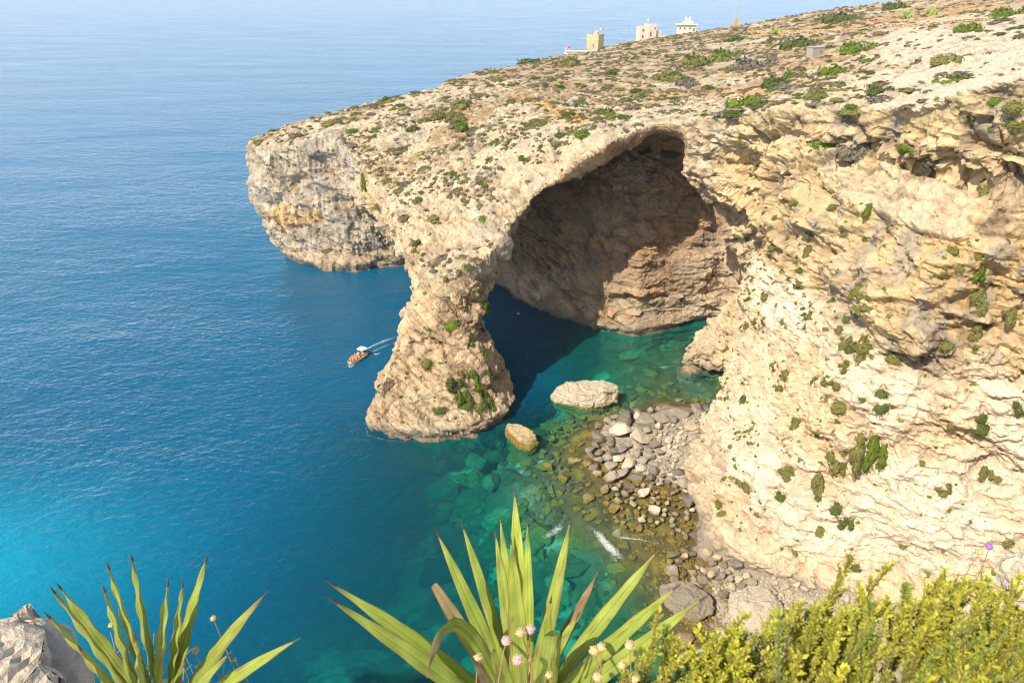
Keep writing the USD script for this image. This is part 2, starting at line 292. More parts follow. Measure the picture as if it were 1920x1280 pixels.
    d += (1 - np.abs(2 * fbm(v / 2.6, 3, 51) - 1) * 2) * .2 * rough
    d += (fbm(v / .8, 3, 61) - .5) * .42 * (.4 + .6 * rough)
    d -= .7 * np.exp(-((z - .35) / .55) ** 2) * steep                                   # wave-cut notch, with the ledge above it
    d += .3 * np.exp(-((z - 1.9) / .7) ** 2) * steep
    return d, (k1 * m1, k2 * m2, k3, r1, r2)
rn = vnormals(rv, rf)
dd, crk = displace(rv, rn)
big_n = rn
rv = rv + rn * dd[:, None]
rn = vnormals(rv, rf)
PATH = [tuple(P(u, v, z)[:2]) for u, v, z in ((955, 180, 40), (990, 186, 40), (1020, 200, 40), (1048, 214, 40.5), (1068, 230, 41), (1084, 242, 41.5))]
EARTH = [(*P(u, v, z)[:2], r) for u, v, z, r in ((1380, 165, 43.5, 7), (1440, 172, 45, 6), (1660, 36, 51, 22), (1520, 45, 48, 14), (1780, 18, 56, 16), (1240, 172, 41.5, 5))]
def mixc(a, b, t): return a + (np.asarray(b, float) - a) * np.clip(t, 0, 1)[:, None]
def rock_colour(v, n, bn, crk):
    """The stone's own colour: pale limestone, rust, grey weathering, soil, stains; sunlight on the right of the cave is painted in."""
    x, y, z = v.T
    steep, cave, right, white, headz, pillar = zones(v, bn)
    n1, n2, n3, n4 = fbm(v / 14, 4, 101), fbm(v / 5, 4, 102), fbm(v / 1.6, 3, 103), fbm(v / 24, 3, 104)
    streak = fbm(np.stack([x / 1.6, y / 1.6, z / 14], 1), 3, 105)
    C = np.tile(np.array([.51, .405, .255]), (len(v), 1))
    C = mixc(C, (.56, .475, .335), ss(n2, .45, .7))
    C = mixc(C, (.38, .31, .21), ss(n3, .48, .7) * .75)
    # tops: grey lichen, brown soil in the hollows, heath towards the plateau
    topz = 1 - steep
    C = mixc(C, (.33, .285, .205), topz * ss(n2 * .6 + n3 * .4, .49, .6) * .75)
    heath = topz * ss(n1 + .10 * ss(y, 125, 175) * ss(x, -25, 15), .5, .6) * ss(y, 112, 150)
    bare = ss(x - .47 * y, -2, 10) * (1 - ss(y, 230, 300)); heath = heath * (1 - .85 * bare); C = mixc(C, (.58, .50, .37), topz * bare * .7)
    C = mixc(C, (.30, .20, .10), heath * ss(n3, .3, .55) * .9)
    # rust and ochre on the steep faces
    ochre = steep * ss(n1, .42, .62) * (1 - .85 * white) * (.45 + .55 * right)
    C = mixc(C, (.53, .335, .145), ochre * .85)
    C = mixc(C, (.52, .36, .165), right * steep * (1 - white) * .65)
    C = mixc(C, (.57, .44, .25), right * ss(z, 42, 45) * steep * .6)
    C = mixc(C, (.29, .265, .22), steep * (1 - white) * ss(streak * .6 + n4 * .4, .53, .66) * .75 * (1 - cave))
    # the head: grey, streaked, rusty where blocks have fallen
    C = mixc(C, (.40, .355, .285), headz * .65)
    C = mixc(C, (.28, .255, .215), headz * ss(streak, .48, .66) * .7)
    C = mixc(C, (.54, .345, .155), headz * ss(n1 + .05 - .012 * np.abs(z - 14), .5, .58) * .9)
    C = mixc(C, (.53, .37, .2), headz * ss(6 - z, 0, 3) * .5)
    C = mixc(C, (.45, .32, .19), pillar * ss(n1, .4, .6) * .6)
    # fresh white faces low on the right
    C = mixc(C, mixc(np.tile(np.array([.66, .545, .40]), (len(v), 1)), (.56, .40, .23), ss(n1 * .5 + n4 * .5, .47, .6) * .85), white * .95)
    C = mixc(C, (.60, .43, .25), white * ss(10 - z + 20 * (n1 - .5), 0, 7) * .6)
    # the cave: stained dark brown, banded, darker to the left
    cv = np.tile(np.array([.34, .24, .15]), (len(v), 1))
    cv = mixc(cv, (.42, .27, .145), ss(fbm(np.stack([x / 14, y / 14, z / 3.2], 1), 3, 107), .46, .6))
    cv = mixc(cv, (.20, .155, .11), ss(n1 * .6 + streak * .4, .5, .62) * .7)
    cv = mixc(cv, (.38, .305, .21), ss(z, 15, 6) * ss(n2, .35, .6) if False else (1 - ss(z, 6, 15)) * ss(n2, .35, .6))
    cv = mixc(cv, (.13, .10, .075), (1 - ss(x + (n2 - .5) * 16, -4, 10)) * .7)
    cv = mixc(cv, (.50, .40, .285), ss(x + .35 * (30 - z) + 14 * (n2 - .5), 40, 46) * .9)  # sunlit right part of the cave: light put into the colour as a paler tone
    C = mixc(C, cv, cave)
    path = np.minimum.reduce([np.hypot(x - px - np.clip(((x - px) * (qx - px) + (y - py) * (qy - py)) / ((qx - px) ** 2 + (qy - py) ** 2), 0, 1) * (qx - px), y - py - np.clip(((x - px) * (qx - px) + (y - py) * (qy - py)) / ((qx - px) ** 2 + (qy - py) ** 2), 0, 1) * (qy - py)) for (px, py), (qx, qy) in zip(PATH[:-1], PATH[1:])])
    C = mixc(C, (.56, .31, .11), topz * (1 - ss(path + (n3 - .5) * 3, 1.0, 2.6)) * .95)
    for ex, ey, er in EARTH: C = mixc(C, (.50, .29, .12), topz * (1 - ss(np.hypot((x - ex) * .6, y - ey) + (n2 - .5) * 2 * er, er * .6, er)) * .8)
    # cracks hold soil; tide line
    C = mixc(C, (.20, .135, .075), np.clip(crk[0] * .5 + crk[1] * .6 + crk[2] * .4, 0, 1) * (1 - .6 * white) * .8)
    tide = 1 - ss(z + (n3 - .5) * 1.8, 1.3, 3.0)
    C = mixc(C, (.22, .185, .135), tide * .85)
    C = mixc(C, (.13, .10, .06), (1 - ss(z + (n3 - .5) * .5, .15, .5)) * .9)
    C = C * (.9 + .2 * crk[4])[:, None]
    return np.clip(C, .02, .85)
#@@COLOUR
def rock_material(name, attr=True, tint=(.5, .42, .32), scale=1.0, bump=.5):
    N = {"g": ("geometry", {}), "m": ("mapping", {"scale": (scale,) * 3}),
         "n1": ("noise_texture", {"scale": .9, "detail": 6, "roughness": .65}), "n2": ("noise_texture", {"scale": 5.0, "detail": 5, "roughness": .7}),
         "v": ("voronoi_texture", {"feature": "f1", "scale": 1.6, "detail": 2.0}), "pit": ("rgb_ramp", {"ramp": [(0, (0, 0, 0)), (.18, (.3, .3, .3)), (.4, (1, 1, 1)), (1, (1, 1, 1))]}),
         "r1": ("rgb_ramp", {"ramp": [(.25, (.66, .64, .60)), (.5, (1, 1, 1)), (.75, (1.16, 1.15, 1.14))]}),
         "x1": ("mix", {"mix_type": "multiply", "fac": .8}), "x2": ("mix", {"mix_type": "multiply", "fac": .3}),
         "h": ("math", {"math_type": "multiply_add", "value2": .55}), "h2": ("math", {"math_type": "multiply_add", "value2": .5}),
         "b": ("bump", {"strength": bump, "distance": .32 / scale}), "p": ("principled_bsdf", {"roughness": .94, "specular_ior_level": .2})}
    L = [("g.position", "m.vector"), ("m.vector", "n1.vector"), ("m.vector", "n2.vector"), ("m.vector", "v.vector"), ("v.distance", "pit.fac"), ("n1.fac", "r1.fac"),
         ("r1.color", "x1.color2"), ("x1.color", "x2.color1"), ("pit.color", "x2.color2"), ("x2.color", "p.base_color"),
         ("n2.fac", "h.value1"), ("n1.fac", "h.value3"), ("v.distance", "h2.value1"), ("h.value", "h2.value3"), ("h2.value", "b.height"), ("b.normal", "p.normal")]
    if attr: N["a"] = ("attribute", {"attribute": "tint"}); L.append(("a.color", "x1.color1"))
    else: N["x1"][1]["color1"] = tint
    return usdkit.material(stage, "/World/Looks/" + name, N, L, surface="p.BSDF")
MAT["rock"] = rock_material("rock")
MAT["water"] = usdkit.material(stage, "/World/Looks/water", {
    "g": ("geometry", {}), "m1": ("mapping", {"scale": (.16, .28, 1), "rotation": (0, 0, .35)}), "m2": ("mapping", {"scale": (.7, 1.05, 1), "rotation": (0, 0, .2)}), "m3": ("mapping", {"scale": (.012, .03, 1), "rotation": (0, 0, .15)}),
    "n1": ("noise_texture", {"scale": 1, "detail": 4, "roughness": .6, "distortion": .4}), "n2": ("noise_texture", {"scale": 1, "detail": 4, "roughness": .65, "distortion": .6}), "n3": ("noise_texture", {"scale": 1, "detail": 3}),
    "h": ("math", {"math_type": "multiply_add", "value2": 2.4}), "calm": ("map_range", {"from_min": .3, "from_max": .7, "to_min": .25, "to_max": 1.3}), "hh": ("math", {"math_type": "multiply"}),
    "b": ("bump", {"strength": 1.0, "distance": .27}), "dt": ("vector_math", {"math_type": "dot_product"}), "om": ("math", {"math_type": "subtract", "value1": 1.0, "use_clamp": True}), "p5": ("math", {"math_type": "power", "value2": 5.0}), "fr": ("math", {"math_type": "multiply_add", "value2": .98, "value3": .02, "use_clamp": True}),
    "t": ("attribute", {"attribute": "through"}), "c": ("attribute", {"attribute": "body"}),
    "tb": ("transparent_bsdf", {}), "db": ("diffuse_bsdf", {}), "ad": ("add_closure", {}), "gl": ("glossy_bsdf", {"color": (1, 1, 1), "roughness": .06}), "mx": ("mix_closure", {})},
    [("g.position", "m1.vector"), ("g.position", "m2.vector"), ("g.position", "m3.vector"), ("m1.vector", "n1.vector"), ("m2.vector", "n2.vector"), ("m3.vector", "n3.vector"),
     ("n1.fac", "h.value1"), ("n2.fac", "h.value3"), ("n3.fac", "calm.value"), ("h.value", "hh.value1"), ("calm.result", "hh.value2"), ("hh.value", "b.height"), ("b.normal", "gl.normal"), ("g.incoming", "dt.vector1"), ("b.normal", "dt.vector2"), ("dt.value", "om.value2"), ("om.value", "p5.value1"), ("p5.value", "fr.value1"), ("b.normal", "db.normal"),
     ("t.color", "tb.color"), ("c.color", "db.color"), ("tb.BSDF", "ad.closure1"), ("db.BSDF", "ad.closure2"), ("fr.value", "mx.fac"), ("ad.closure", "mx.closure1"), ("gl.BSDF", "mx.closure2")], surface="mx.closure")
hl = obj("headland", (rv, rf), "rock", None, False, kind="structure")
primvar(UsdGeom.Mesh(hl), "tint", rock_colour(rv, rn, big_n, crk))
# the plateau beyond
ux = np.concatenate([np.arange(-34, 112, 1.5), np.arange(112, 270, 1.5), np.arange(270, 420, 6)]); uy = np.concatenate([np.arange(40, 204, 3.0), np.arange(204, 330, 1.3), np.arange(330, 470, 1.8), np.arange(470, 560, 8)])
GX, GY = np.meshgrid(ux, uy, indexing="ij"); GZ = Zp(GX, GY)
COAST = [(112, 40), (420, 40), (420, 400), (300, 394), (215, 388), (168, 412), (140, 444), (110, 466), (76, 456), (50, 444), (20, 392), (-11, 272), (-22, 214), (-10, 203), (112, 203)]
sd = sdf2(GX.astype(np.float32), GY.astype(np.float32), COAST)
INB = (GX < 110) & (GY < 208)
GZ = np.where(INB, -9, GZ) - np.clip(sd, 0, 40) * 1.6
n = len(uy); ii, jj = np.meshgrid(np.arange(len(ux) - 1), np.arange(n - 1), indexing="ij")
q = np.stack([ii * n + jj, (ii + 1) * n + jj, (ii + 1) * n + jj + 1, ii * n + jj + 1], -1).reshape(-1, 4)
pv = np.stack([GX, GY, GZ], -1).reshape(-1, 3)
q = q[(pv[q][:, :, 2].max(1) > -8)]
pf = np.vstack([q[:, [0, 1, 2]], q[:, [0, 2, 3]]])
used = np.unique(pf); remap = np.full(len(pv), -1); remap[used] = np.arange(len(used)); pv, pf = pv[used], remap[pf]
pn = vnormals(pv, pf); pd, pk = displace(pv, pn); pbn = pn; pv = pv + pn * (pd * .8)[:, None]; pn = vnormals(pv, pf)
pl = obj("plateau", (pv, pf), "rock", None, False, kind="structure")
primvar(UsdGeom.Mesh(pl), "tint", rock_colour(pv, pn, pbn, pk))

# ------------------------------------------------------------------ the sea bed and the shingle beach (one sheet), the sea
SB = [(u, v, z) for u, v, z in [
    (1200, 840, .8), (1150, 800, .5), (1300, 790, 1.3), (1330, 830, 1.8), (1250, 880, .8), (1290, 860, 1.4), (1270, 930, -.05), (1200, 920, -.1), (1250, 1000, -.2), (1295, 960, -.15), (1310, 1020, -.1), (1340, 1060, .15), (1280, 1060, -.1), (1150, 960, -.45), (1120, 890, -.25), (1090, 960, -.7), (1060, 830, -.7),
    (1000, 850, -1.7), (950, 880, -2.6), (900, 900, -3.6), (820, 900, -6), (850, 860, -6), (750, 900, -11), (700, 950, -14), (600, 900, -20), (400, 800, -26), (900, 1000, -6), (980, 980, -2.0), (1150, 1040, -.6), (1200, 1100, -.7), (1100, 1060, -2.6),
    (1050, 1080, -3.4), (1100, 1130, -3.5), (1180, 1180, -2.5), (1000, 1150, -5.5), (850, 1100, -10), (700, 1100, -13), (590, 1215, -5.5), (650, 1240, -6.5), (500, 1200, -14), (300, 1150, -17), (100, 1050, -16), (0, 900, -22), (1250, 1080, -.15), (1300, 1150, .2), (1400, 1150, .7),
    (1230, 1200, -.8), (1200, 700, -1.8), (1250, 680, -1.7), (1300, 650, -2.1), (1320, 735, -1.6), (1150, 660, -4.5), (1050, 650, -12), (1000, 700, -12), (985, 760, -5), (1090, 775, -1.3), (1200, 762, -.5), (1290, 765, .1), (1480, 1150, 1.5), (1600, 1200, 2),
    (640, 600, -24), (560, 530, -20), (1000, 590, -14), (1250, 625, -3), (940, 1230, -7), (780, 1250, -9), (1450, 1260, .5), (820, 840, -7)]]
sbp = np.array([[*xy(u, v), z] for u, v, z in SB] + [[-130, y, -30] for y in (20, 60, 100, 150, 220)] + [[x, 230, -30] for x in (-90, -40, 20)] + [[x, 12, -10] for x in (-60, -20, 20)] + [[80, 40, 5], [60, 30, 1], [40, 20, -2]])
sb_rbf = RBFInterpolator(sbp[:, :2] / 30, sbp[:, 2], kernel="linear", smoothing=0.0)
def seabed_z(x, y):
    p = np.stack([np.ravel(x), np.ravel(y)], 1); z = sb_rbf(p / 30)
    q = np.column_stack([p, np.zeros(len(p))]); amp = np.clip(-z, .12, 3.0)
    z = z + (fbm(q / 7, 3, 201) - .5) * 1.5 * np.clip(-z / 3, .1, 1.2)
    a, k, r = facets(q * np.array([1, 1, 0]) + .3, 3.4, 17, (1.2, 1.2, 1), .6)
    b, k2, r2 = facets(q * np.array([1, 1, 0]) + .3, 1.3, 19, (1.1, 1.1, 1), .6)
    z = z + a * np.clip(amp * .55, .06, 1.3) - k * .25 * np.clip(amp, 0, 1) + b * np.clip(amp * .4, .08, .5) - .12 * k2 + (fbm(q / .8, 2, 203) - .5) * .3
    return z.reshape(np.shape(x)), r, r2
bx = np.concatenate([np.arange(-130, -32, 4), np.arange(-32, 64, .55)]); by = np.concatenate([np.arange(10, 44, 2.5), np.arange(44, 126, .55), np.arange(126, 232, 4)])
BX, BY = np.meshgrid(bx, by, indexing="ij"); BZ, br, br2 = seabed_z(BX, BY)
nb = len(by); ii, jj = np.meshgrid(np.arange(len(bx) - 1), np.arange(nb - 1), indexing="ij")
bq = np.stack([ii * nb + jj, (ii + 1) * nb + jj, (ii + 1) * nb + jj + 1, ii * nb + jj + 1], -1).reshape(-1, 4)
bv = np.stack([BX, BY, BZ], -1).reshape(-1, 3)
z = bv[:, 2]; n1, n2 = fbm(bv * [1, 1, 0] / 5, 3, 211), fbm(bv * [1, 1, 0] / 1.5, 3, 212)
bc = np.tile(np.array([.12, .085, .03]), (len(bv), 1))                                     # brown and yellow weed in the shallows
bc = mixc(bc, (.30, .20, .035), ss(n1 * .5 + n2 * .5, .5, .62) * ss(z, -1.4, -.2) * .8)
bc = mixc(bc, (.075, .05, .022), ss(br2, .6, .9) * .7)
bc = mixc(bc, (.46, .45, .34), ss(n1 * .7 + n2 * .3, .47, .6) * (1 - ss(z, -2.4, -.9)) * .75)      # sand and pale stones between dark rocks
bc = mixc(bc, (.09, .085, .045), (1 - ss(br, .3, .45)) * (1 - ss(z, -1.5, -.8)) * .85)
bc = mixc(bc, mixc(np.tile(np.array([.30, .255, .19]), (len(bv), 1)), (.44, .375, .28), ss(n2, .42, .6)), ss(z + (n2 - .5) * .5, .1, .35))  # dry beach sheet darkened: shadow in the gaps between stones put into its colour
sbm = obj("seabed", (bv, bq), "rock", None, True, kind="structure")
primvar(UsdGeom.Mesh(sbm), "tint", bc)

wx = np.unique(np.concatenate([-np.geomspace(160, 6000, 14), np.arange(-160, -40, 5), np.arange(-40, 70, 1.0), np.geomspace(70, 6000, 14)]))
wy = np.unique(np.concatenate([np.arange(-60, 40, 10), np.arange(40, 140, 1.0), np.arange(140, 300, 6), np.geomspace(300, 7000, 16)]))
WX, WY = np.meshgrid(wx, wy, indexing="ij"); nw = len(wy); ii, jj = np.meshgrid(np.arange(len(wx) - 1), np.arange(nw - 1), indexing="ij")
wq = np.stack([ii * nw + jj, (ii + 1) * nw + jj, (ii + 1) * nw + jj + 1, ii * nw + jj + 1], -1).reshape(-1, 4)
wv = np.stack([WX, WY, WX * 0], -1).reshape(-1, 3)
inside = (WX > -130) & (WX < 64) & (WY > 10) & (WY < 232)
dep = np.where(inside, np.clip(-sb_rbf(np.stack([np.clip(WX, -130, 64).ravel(), np.clip(WY, 10, 232).ravel()], 1) / 30).reshape(WX.shape), .02, 40), 35).ravel()
ext = np.array([.21, .030, .046])
tr = np.exp(-dep[:, None] * 1.9 * ext) * (1 - .9 * ss(dep, 5, 17))[:, None]
lagoon = np.exp(-((wv[:, 0] + 74) ** 2 / 24 ** 2 + (wv[:, 1] - 61) ** 2 / 17 ** 2))          # paler, milkier water over sand on the left
body = np.tile(np.array([.0, .084, .165]), (len(wv), 1)); body = mixc(body, (.004, .27, .40), lagoon); pq = P(600, 1225, 0); body = mixc(body, (.002, .19, .22), np.exp(-((wv[:, 0] - pq[0]) ** 2 / 3.2 ** 2 + (wv[:, 1] - pq[1]) ** 2 / 2.6 ** 2)) * .9 + .35 * np.exp(-((wv[:, 0] - pq[0] - 5) ** 2 / 9 ** 2 + (wv[:, 1] - pq[1] - 1) ** 2 / 5 ** 2)))
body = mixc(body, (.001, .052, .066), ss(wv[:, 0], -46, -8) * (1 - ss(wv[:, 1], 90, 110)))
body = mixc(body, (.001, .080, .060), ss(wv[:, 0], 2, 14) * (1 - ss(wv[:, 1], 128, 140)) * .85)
body = body * (1 - np.exp(-dep / 8.0))[:, None]
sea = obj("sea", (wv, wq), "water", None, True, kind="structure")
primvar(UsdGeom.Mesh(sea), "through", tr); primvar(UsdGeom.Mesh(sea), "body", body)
#@@OBJ
MAT["haze"] = usdkit.material(stage, "/World/Looks/haze", {"v": ("principled_volume", {"color": (.93, .96, 1.0), "density": .00008, "anisotropy": .2})}, [], volume="v.volume")
hb = trimesh.creation.box((12600, 7800, 120)); hb.apply_translation((0, 3400, 27))
obj("haze", hb, "haze", kind="stuff")
# ------------------------------------------------------------------ finding places on the rock
both = trimesh.Trimesh(np.vstack([rv, pv]), np.vstack([rf, pf + len(rv)]), process=False)
from trimesh.ray.ray_pyembree import RayMeshIntersector
hitter = RayMeshIntersector(both)
allv, allf = np.asarray(both.vertices), np.asarray(both.faces)
alln = np.vstack([big_n, pbn])
def hits(o, d):
    tri, ri, loc = hitter.intersects_id(o, d, multiple_hits=False, return_locations=True)
    out = [None] * len(d)
    for t, r, l in zip(tri, ri, loc): out[r] = (l, alln[allf[t]].mean(0))
    return out
def hit(u, v):
    return hits(np.array([[0, 0, H]]), ray(u, v)[None])[0]
def seen(p):
    """Which points the rock does not hide from the viewpoint."""
    d = p - EYE; L = np.linalg.norm(d, axis=1)
    tri, ri, loc = hitter.intersects_id(np.tile(EYE, (len(p), 1)).astype(float), d, multiple_hits=False, return_locations=True)
    t = np.full(len(p), 1e9); t[ri] = np.linalg.norm(loc - EYE, axis=1)
    return t > L - 1.5
def in_frame(p, m=0.06):
    r = p - EYE; zc = r[:, 1] * COS - r[:, 2] * SIN; yc = (r[:, 1] * SIN + r[:, 2] * COS) / zc; xc = r[:, 0] / zc
    return (np.abs(xc) < .75 + m) & (np.abs(yc) < .5 + m) & (zc > 0)
def frame(n, lean=.55, spin=None, r=None):
    a = np.asarray(n) * lean + np.array([0, 0, 1 - lean]); a = a / np.linalg.norm(a)
    b = np.cross([0, 1, 0], a) if abs(a[1]) < .9 else np.cross([1, 0, 0], a); b = b / np.linalg.norm(b); c = np.cross(a, b)
    th = rng.uniform(0, 6.283) if spin is None else spin
    return np.stack([b * math.cos(th) + c * math.sin(th), c * math.cos(th) - b * math.sin(th), a], 1)
def m4(R, t):
    M = np.eye(4); M[:3, :3] = R; M[:3, 3] = t; return M
FIRST = {}
def place(kind, name, label, cat, M, group, build):
    """A thing with its parts: built the first time, referenced afterwards."""
    if kind not in FIRST:
        t = thing(name, label, cat, group=group, mat4=M); build(prim_of(t)); FIRST[kind] = t
        return t
    x = UsdGeom.Xform.Define(stage, path_for(name)); p = x.GetPrim()
    p.GetReferences().AddInternalReference(FIRST[kind].GetPath() if hasattr(FIRST[kind], "GetPath") else FIRST[kind].GetPrim().GetPath()); p.SetInstanceable(True)
    UsdGeom.Xformable(p).GetOrderedXformOps()[0].Set(Gf.Matrix4d(*np.asarray(M, float).T.ravel().tolist()))
    return tag(p, label, cat, group)

# ------------------------------------------------------------------ plants on the rock
def leafy(name, col, col2, trans=.25):
    return usdkit.material(stage, "/World/Looks/" + name, {
        "o": ("object_info", {}), "g": ("geometry", {}), "n": ("noise_texture", {"scale": 2.2, "detail": 3}), "ad": ("math", {"math_type": "multiply_add", "value2": .55}), "isl": ("math", {"math_type": "multiply_add", "value2": .35, "value3": -.2}),
        "r": ("rgb_ramp", {"ramp": [(.2, tuple(.6 * np.array(col))), (.55, col), (.95, col2)]}),
        "d": ("principled_bsdf", {"roughness": .7, "specular_ior_level": .25}), "t": ("translucent_bsdf", {}), "m": ("mix_closure", {"fac": trans})},
        [("g.position", "n.vector"), ("o.random", "ad.value1"), ("g.random_per_island", "isl.value1"), ("isl.result" if False else "isl.value", "ad.value3"), ("ad.value", "r.fac"), ("r.color", "d.base_color"), ("r.color", "t.color"), ("d.BSDF", "m.closure1"), ("t.BSDF", "m.closure2")], surface="m.closure")
MAT["green"] = leafy("foliage_green", (0.22, 0.31, 0.035), (0.4, 0.47, 0.06))
MAT["dark"] = leafy("foliage_dark_green", (0.18, 0.225, 0.055), (0.29, 0.32, 0.085))
MAT["olive"] = leafy("foliage_olive", (0.33, 0.32, 0.09), (0.47, 0.43, 0.12))
MAT["brown"] = leafy("foliage_dry", (0.3, 0.215, 0.12), (0.42, 0.31, 0.18), .15)
MAT["grey"] = leafy("foliage_grey", (0.29, 0.25, 0.17), (0.4, 0.345, 0.25), .15)
def bush_mesh(seed, n=340, size=.17, flat=.75, ragged=.35):
    r = np.random.default_rng(seed)
    d = r.normal(size=(n, 3)); d[:, 2] = np.abs(d[:, 2]) * 1.1 - .12; d /= np.linalg.norm(d, axis=1, keepdims=True)
    lump = 1 - ragged + 2 * ragged * fbm(d * 1.6 + seed * 3.7, 2, seed)
    p = d * (lump * (r.uniform(.74, 1.04, n) + .28 * (r.uniform(0, 1, n) > .86)))[:, None]; p[:, 2] *= flat
    a = np.cross(d, r.normal(size=(n, 3))); a /= np.linalg.norm(a, axis=1, keepdims=True)
    b = np.cross(d + .9 * r.normal(size=(n, 3)), a); b /= np.linalg.norm(b, axis=1, keepdims=True)
    s = size * r.uniform(.6, 1.3, n)[:, None]
    v = np.stack([p - a * s, p - b * s * .6, p + a * s, p + b * s * .6], 1).reshape(-1, 3)
    f = np.arange(4 * n).reshape(-1, 4)
    core = trimesh.creation.icosphere(2); cv = np.asarray(core.vertices); cv = cv * (.8 * (1 - ragged + 2 * ragged * fbm(cv * 1.6 + seed * 3.7, 2, seed)))[:, None]; cv[:, 2] = np.maximum(cv[:, 2], -.25) * flat
    return np.vstack([v, cv]), np.vstack([f[:, [0, 1, 2]], f[:, [0, 2, 3]], np.asarray(core.faces) + len(v)])
def clumps(seed, n=8):
    r = np.random.default_rng(seed); V, Fq, k = [], [], 0
    for i in range(n):
        v, f = bush_mesh(seed * 10 + i, 95, .26, .8); s_ = r.uniform(.26, .5); a = r.uniform(0, 6.28); d = r.uniform(0, .72) ** .7
        V.append(v * (s_, s_, s_ * 1.1) + (d * math.cos(a), d * math.sin(a), 0)); Fq.append(f + k); k += len(v)
    return np.vstack(V), np.vstack(Fq)
BM = [bush_mesh(40 + k, 420, .17, .78 if k % 2 else .62) for k in range(5)]
BM += [clumps(80 + k, 7 + k) for k in range(4)]
def shrub(matname, k, name, label, M, group=None, cat="shrub"):
    return place(("shrub", matname, k), name, label, cat, M, group, lambda t: obj("foliage", BM[k], matname, t))
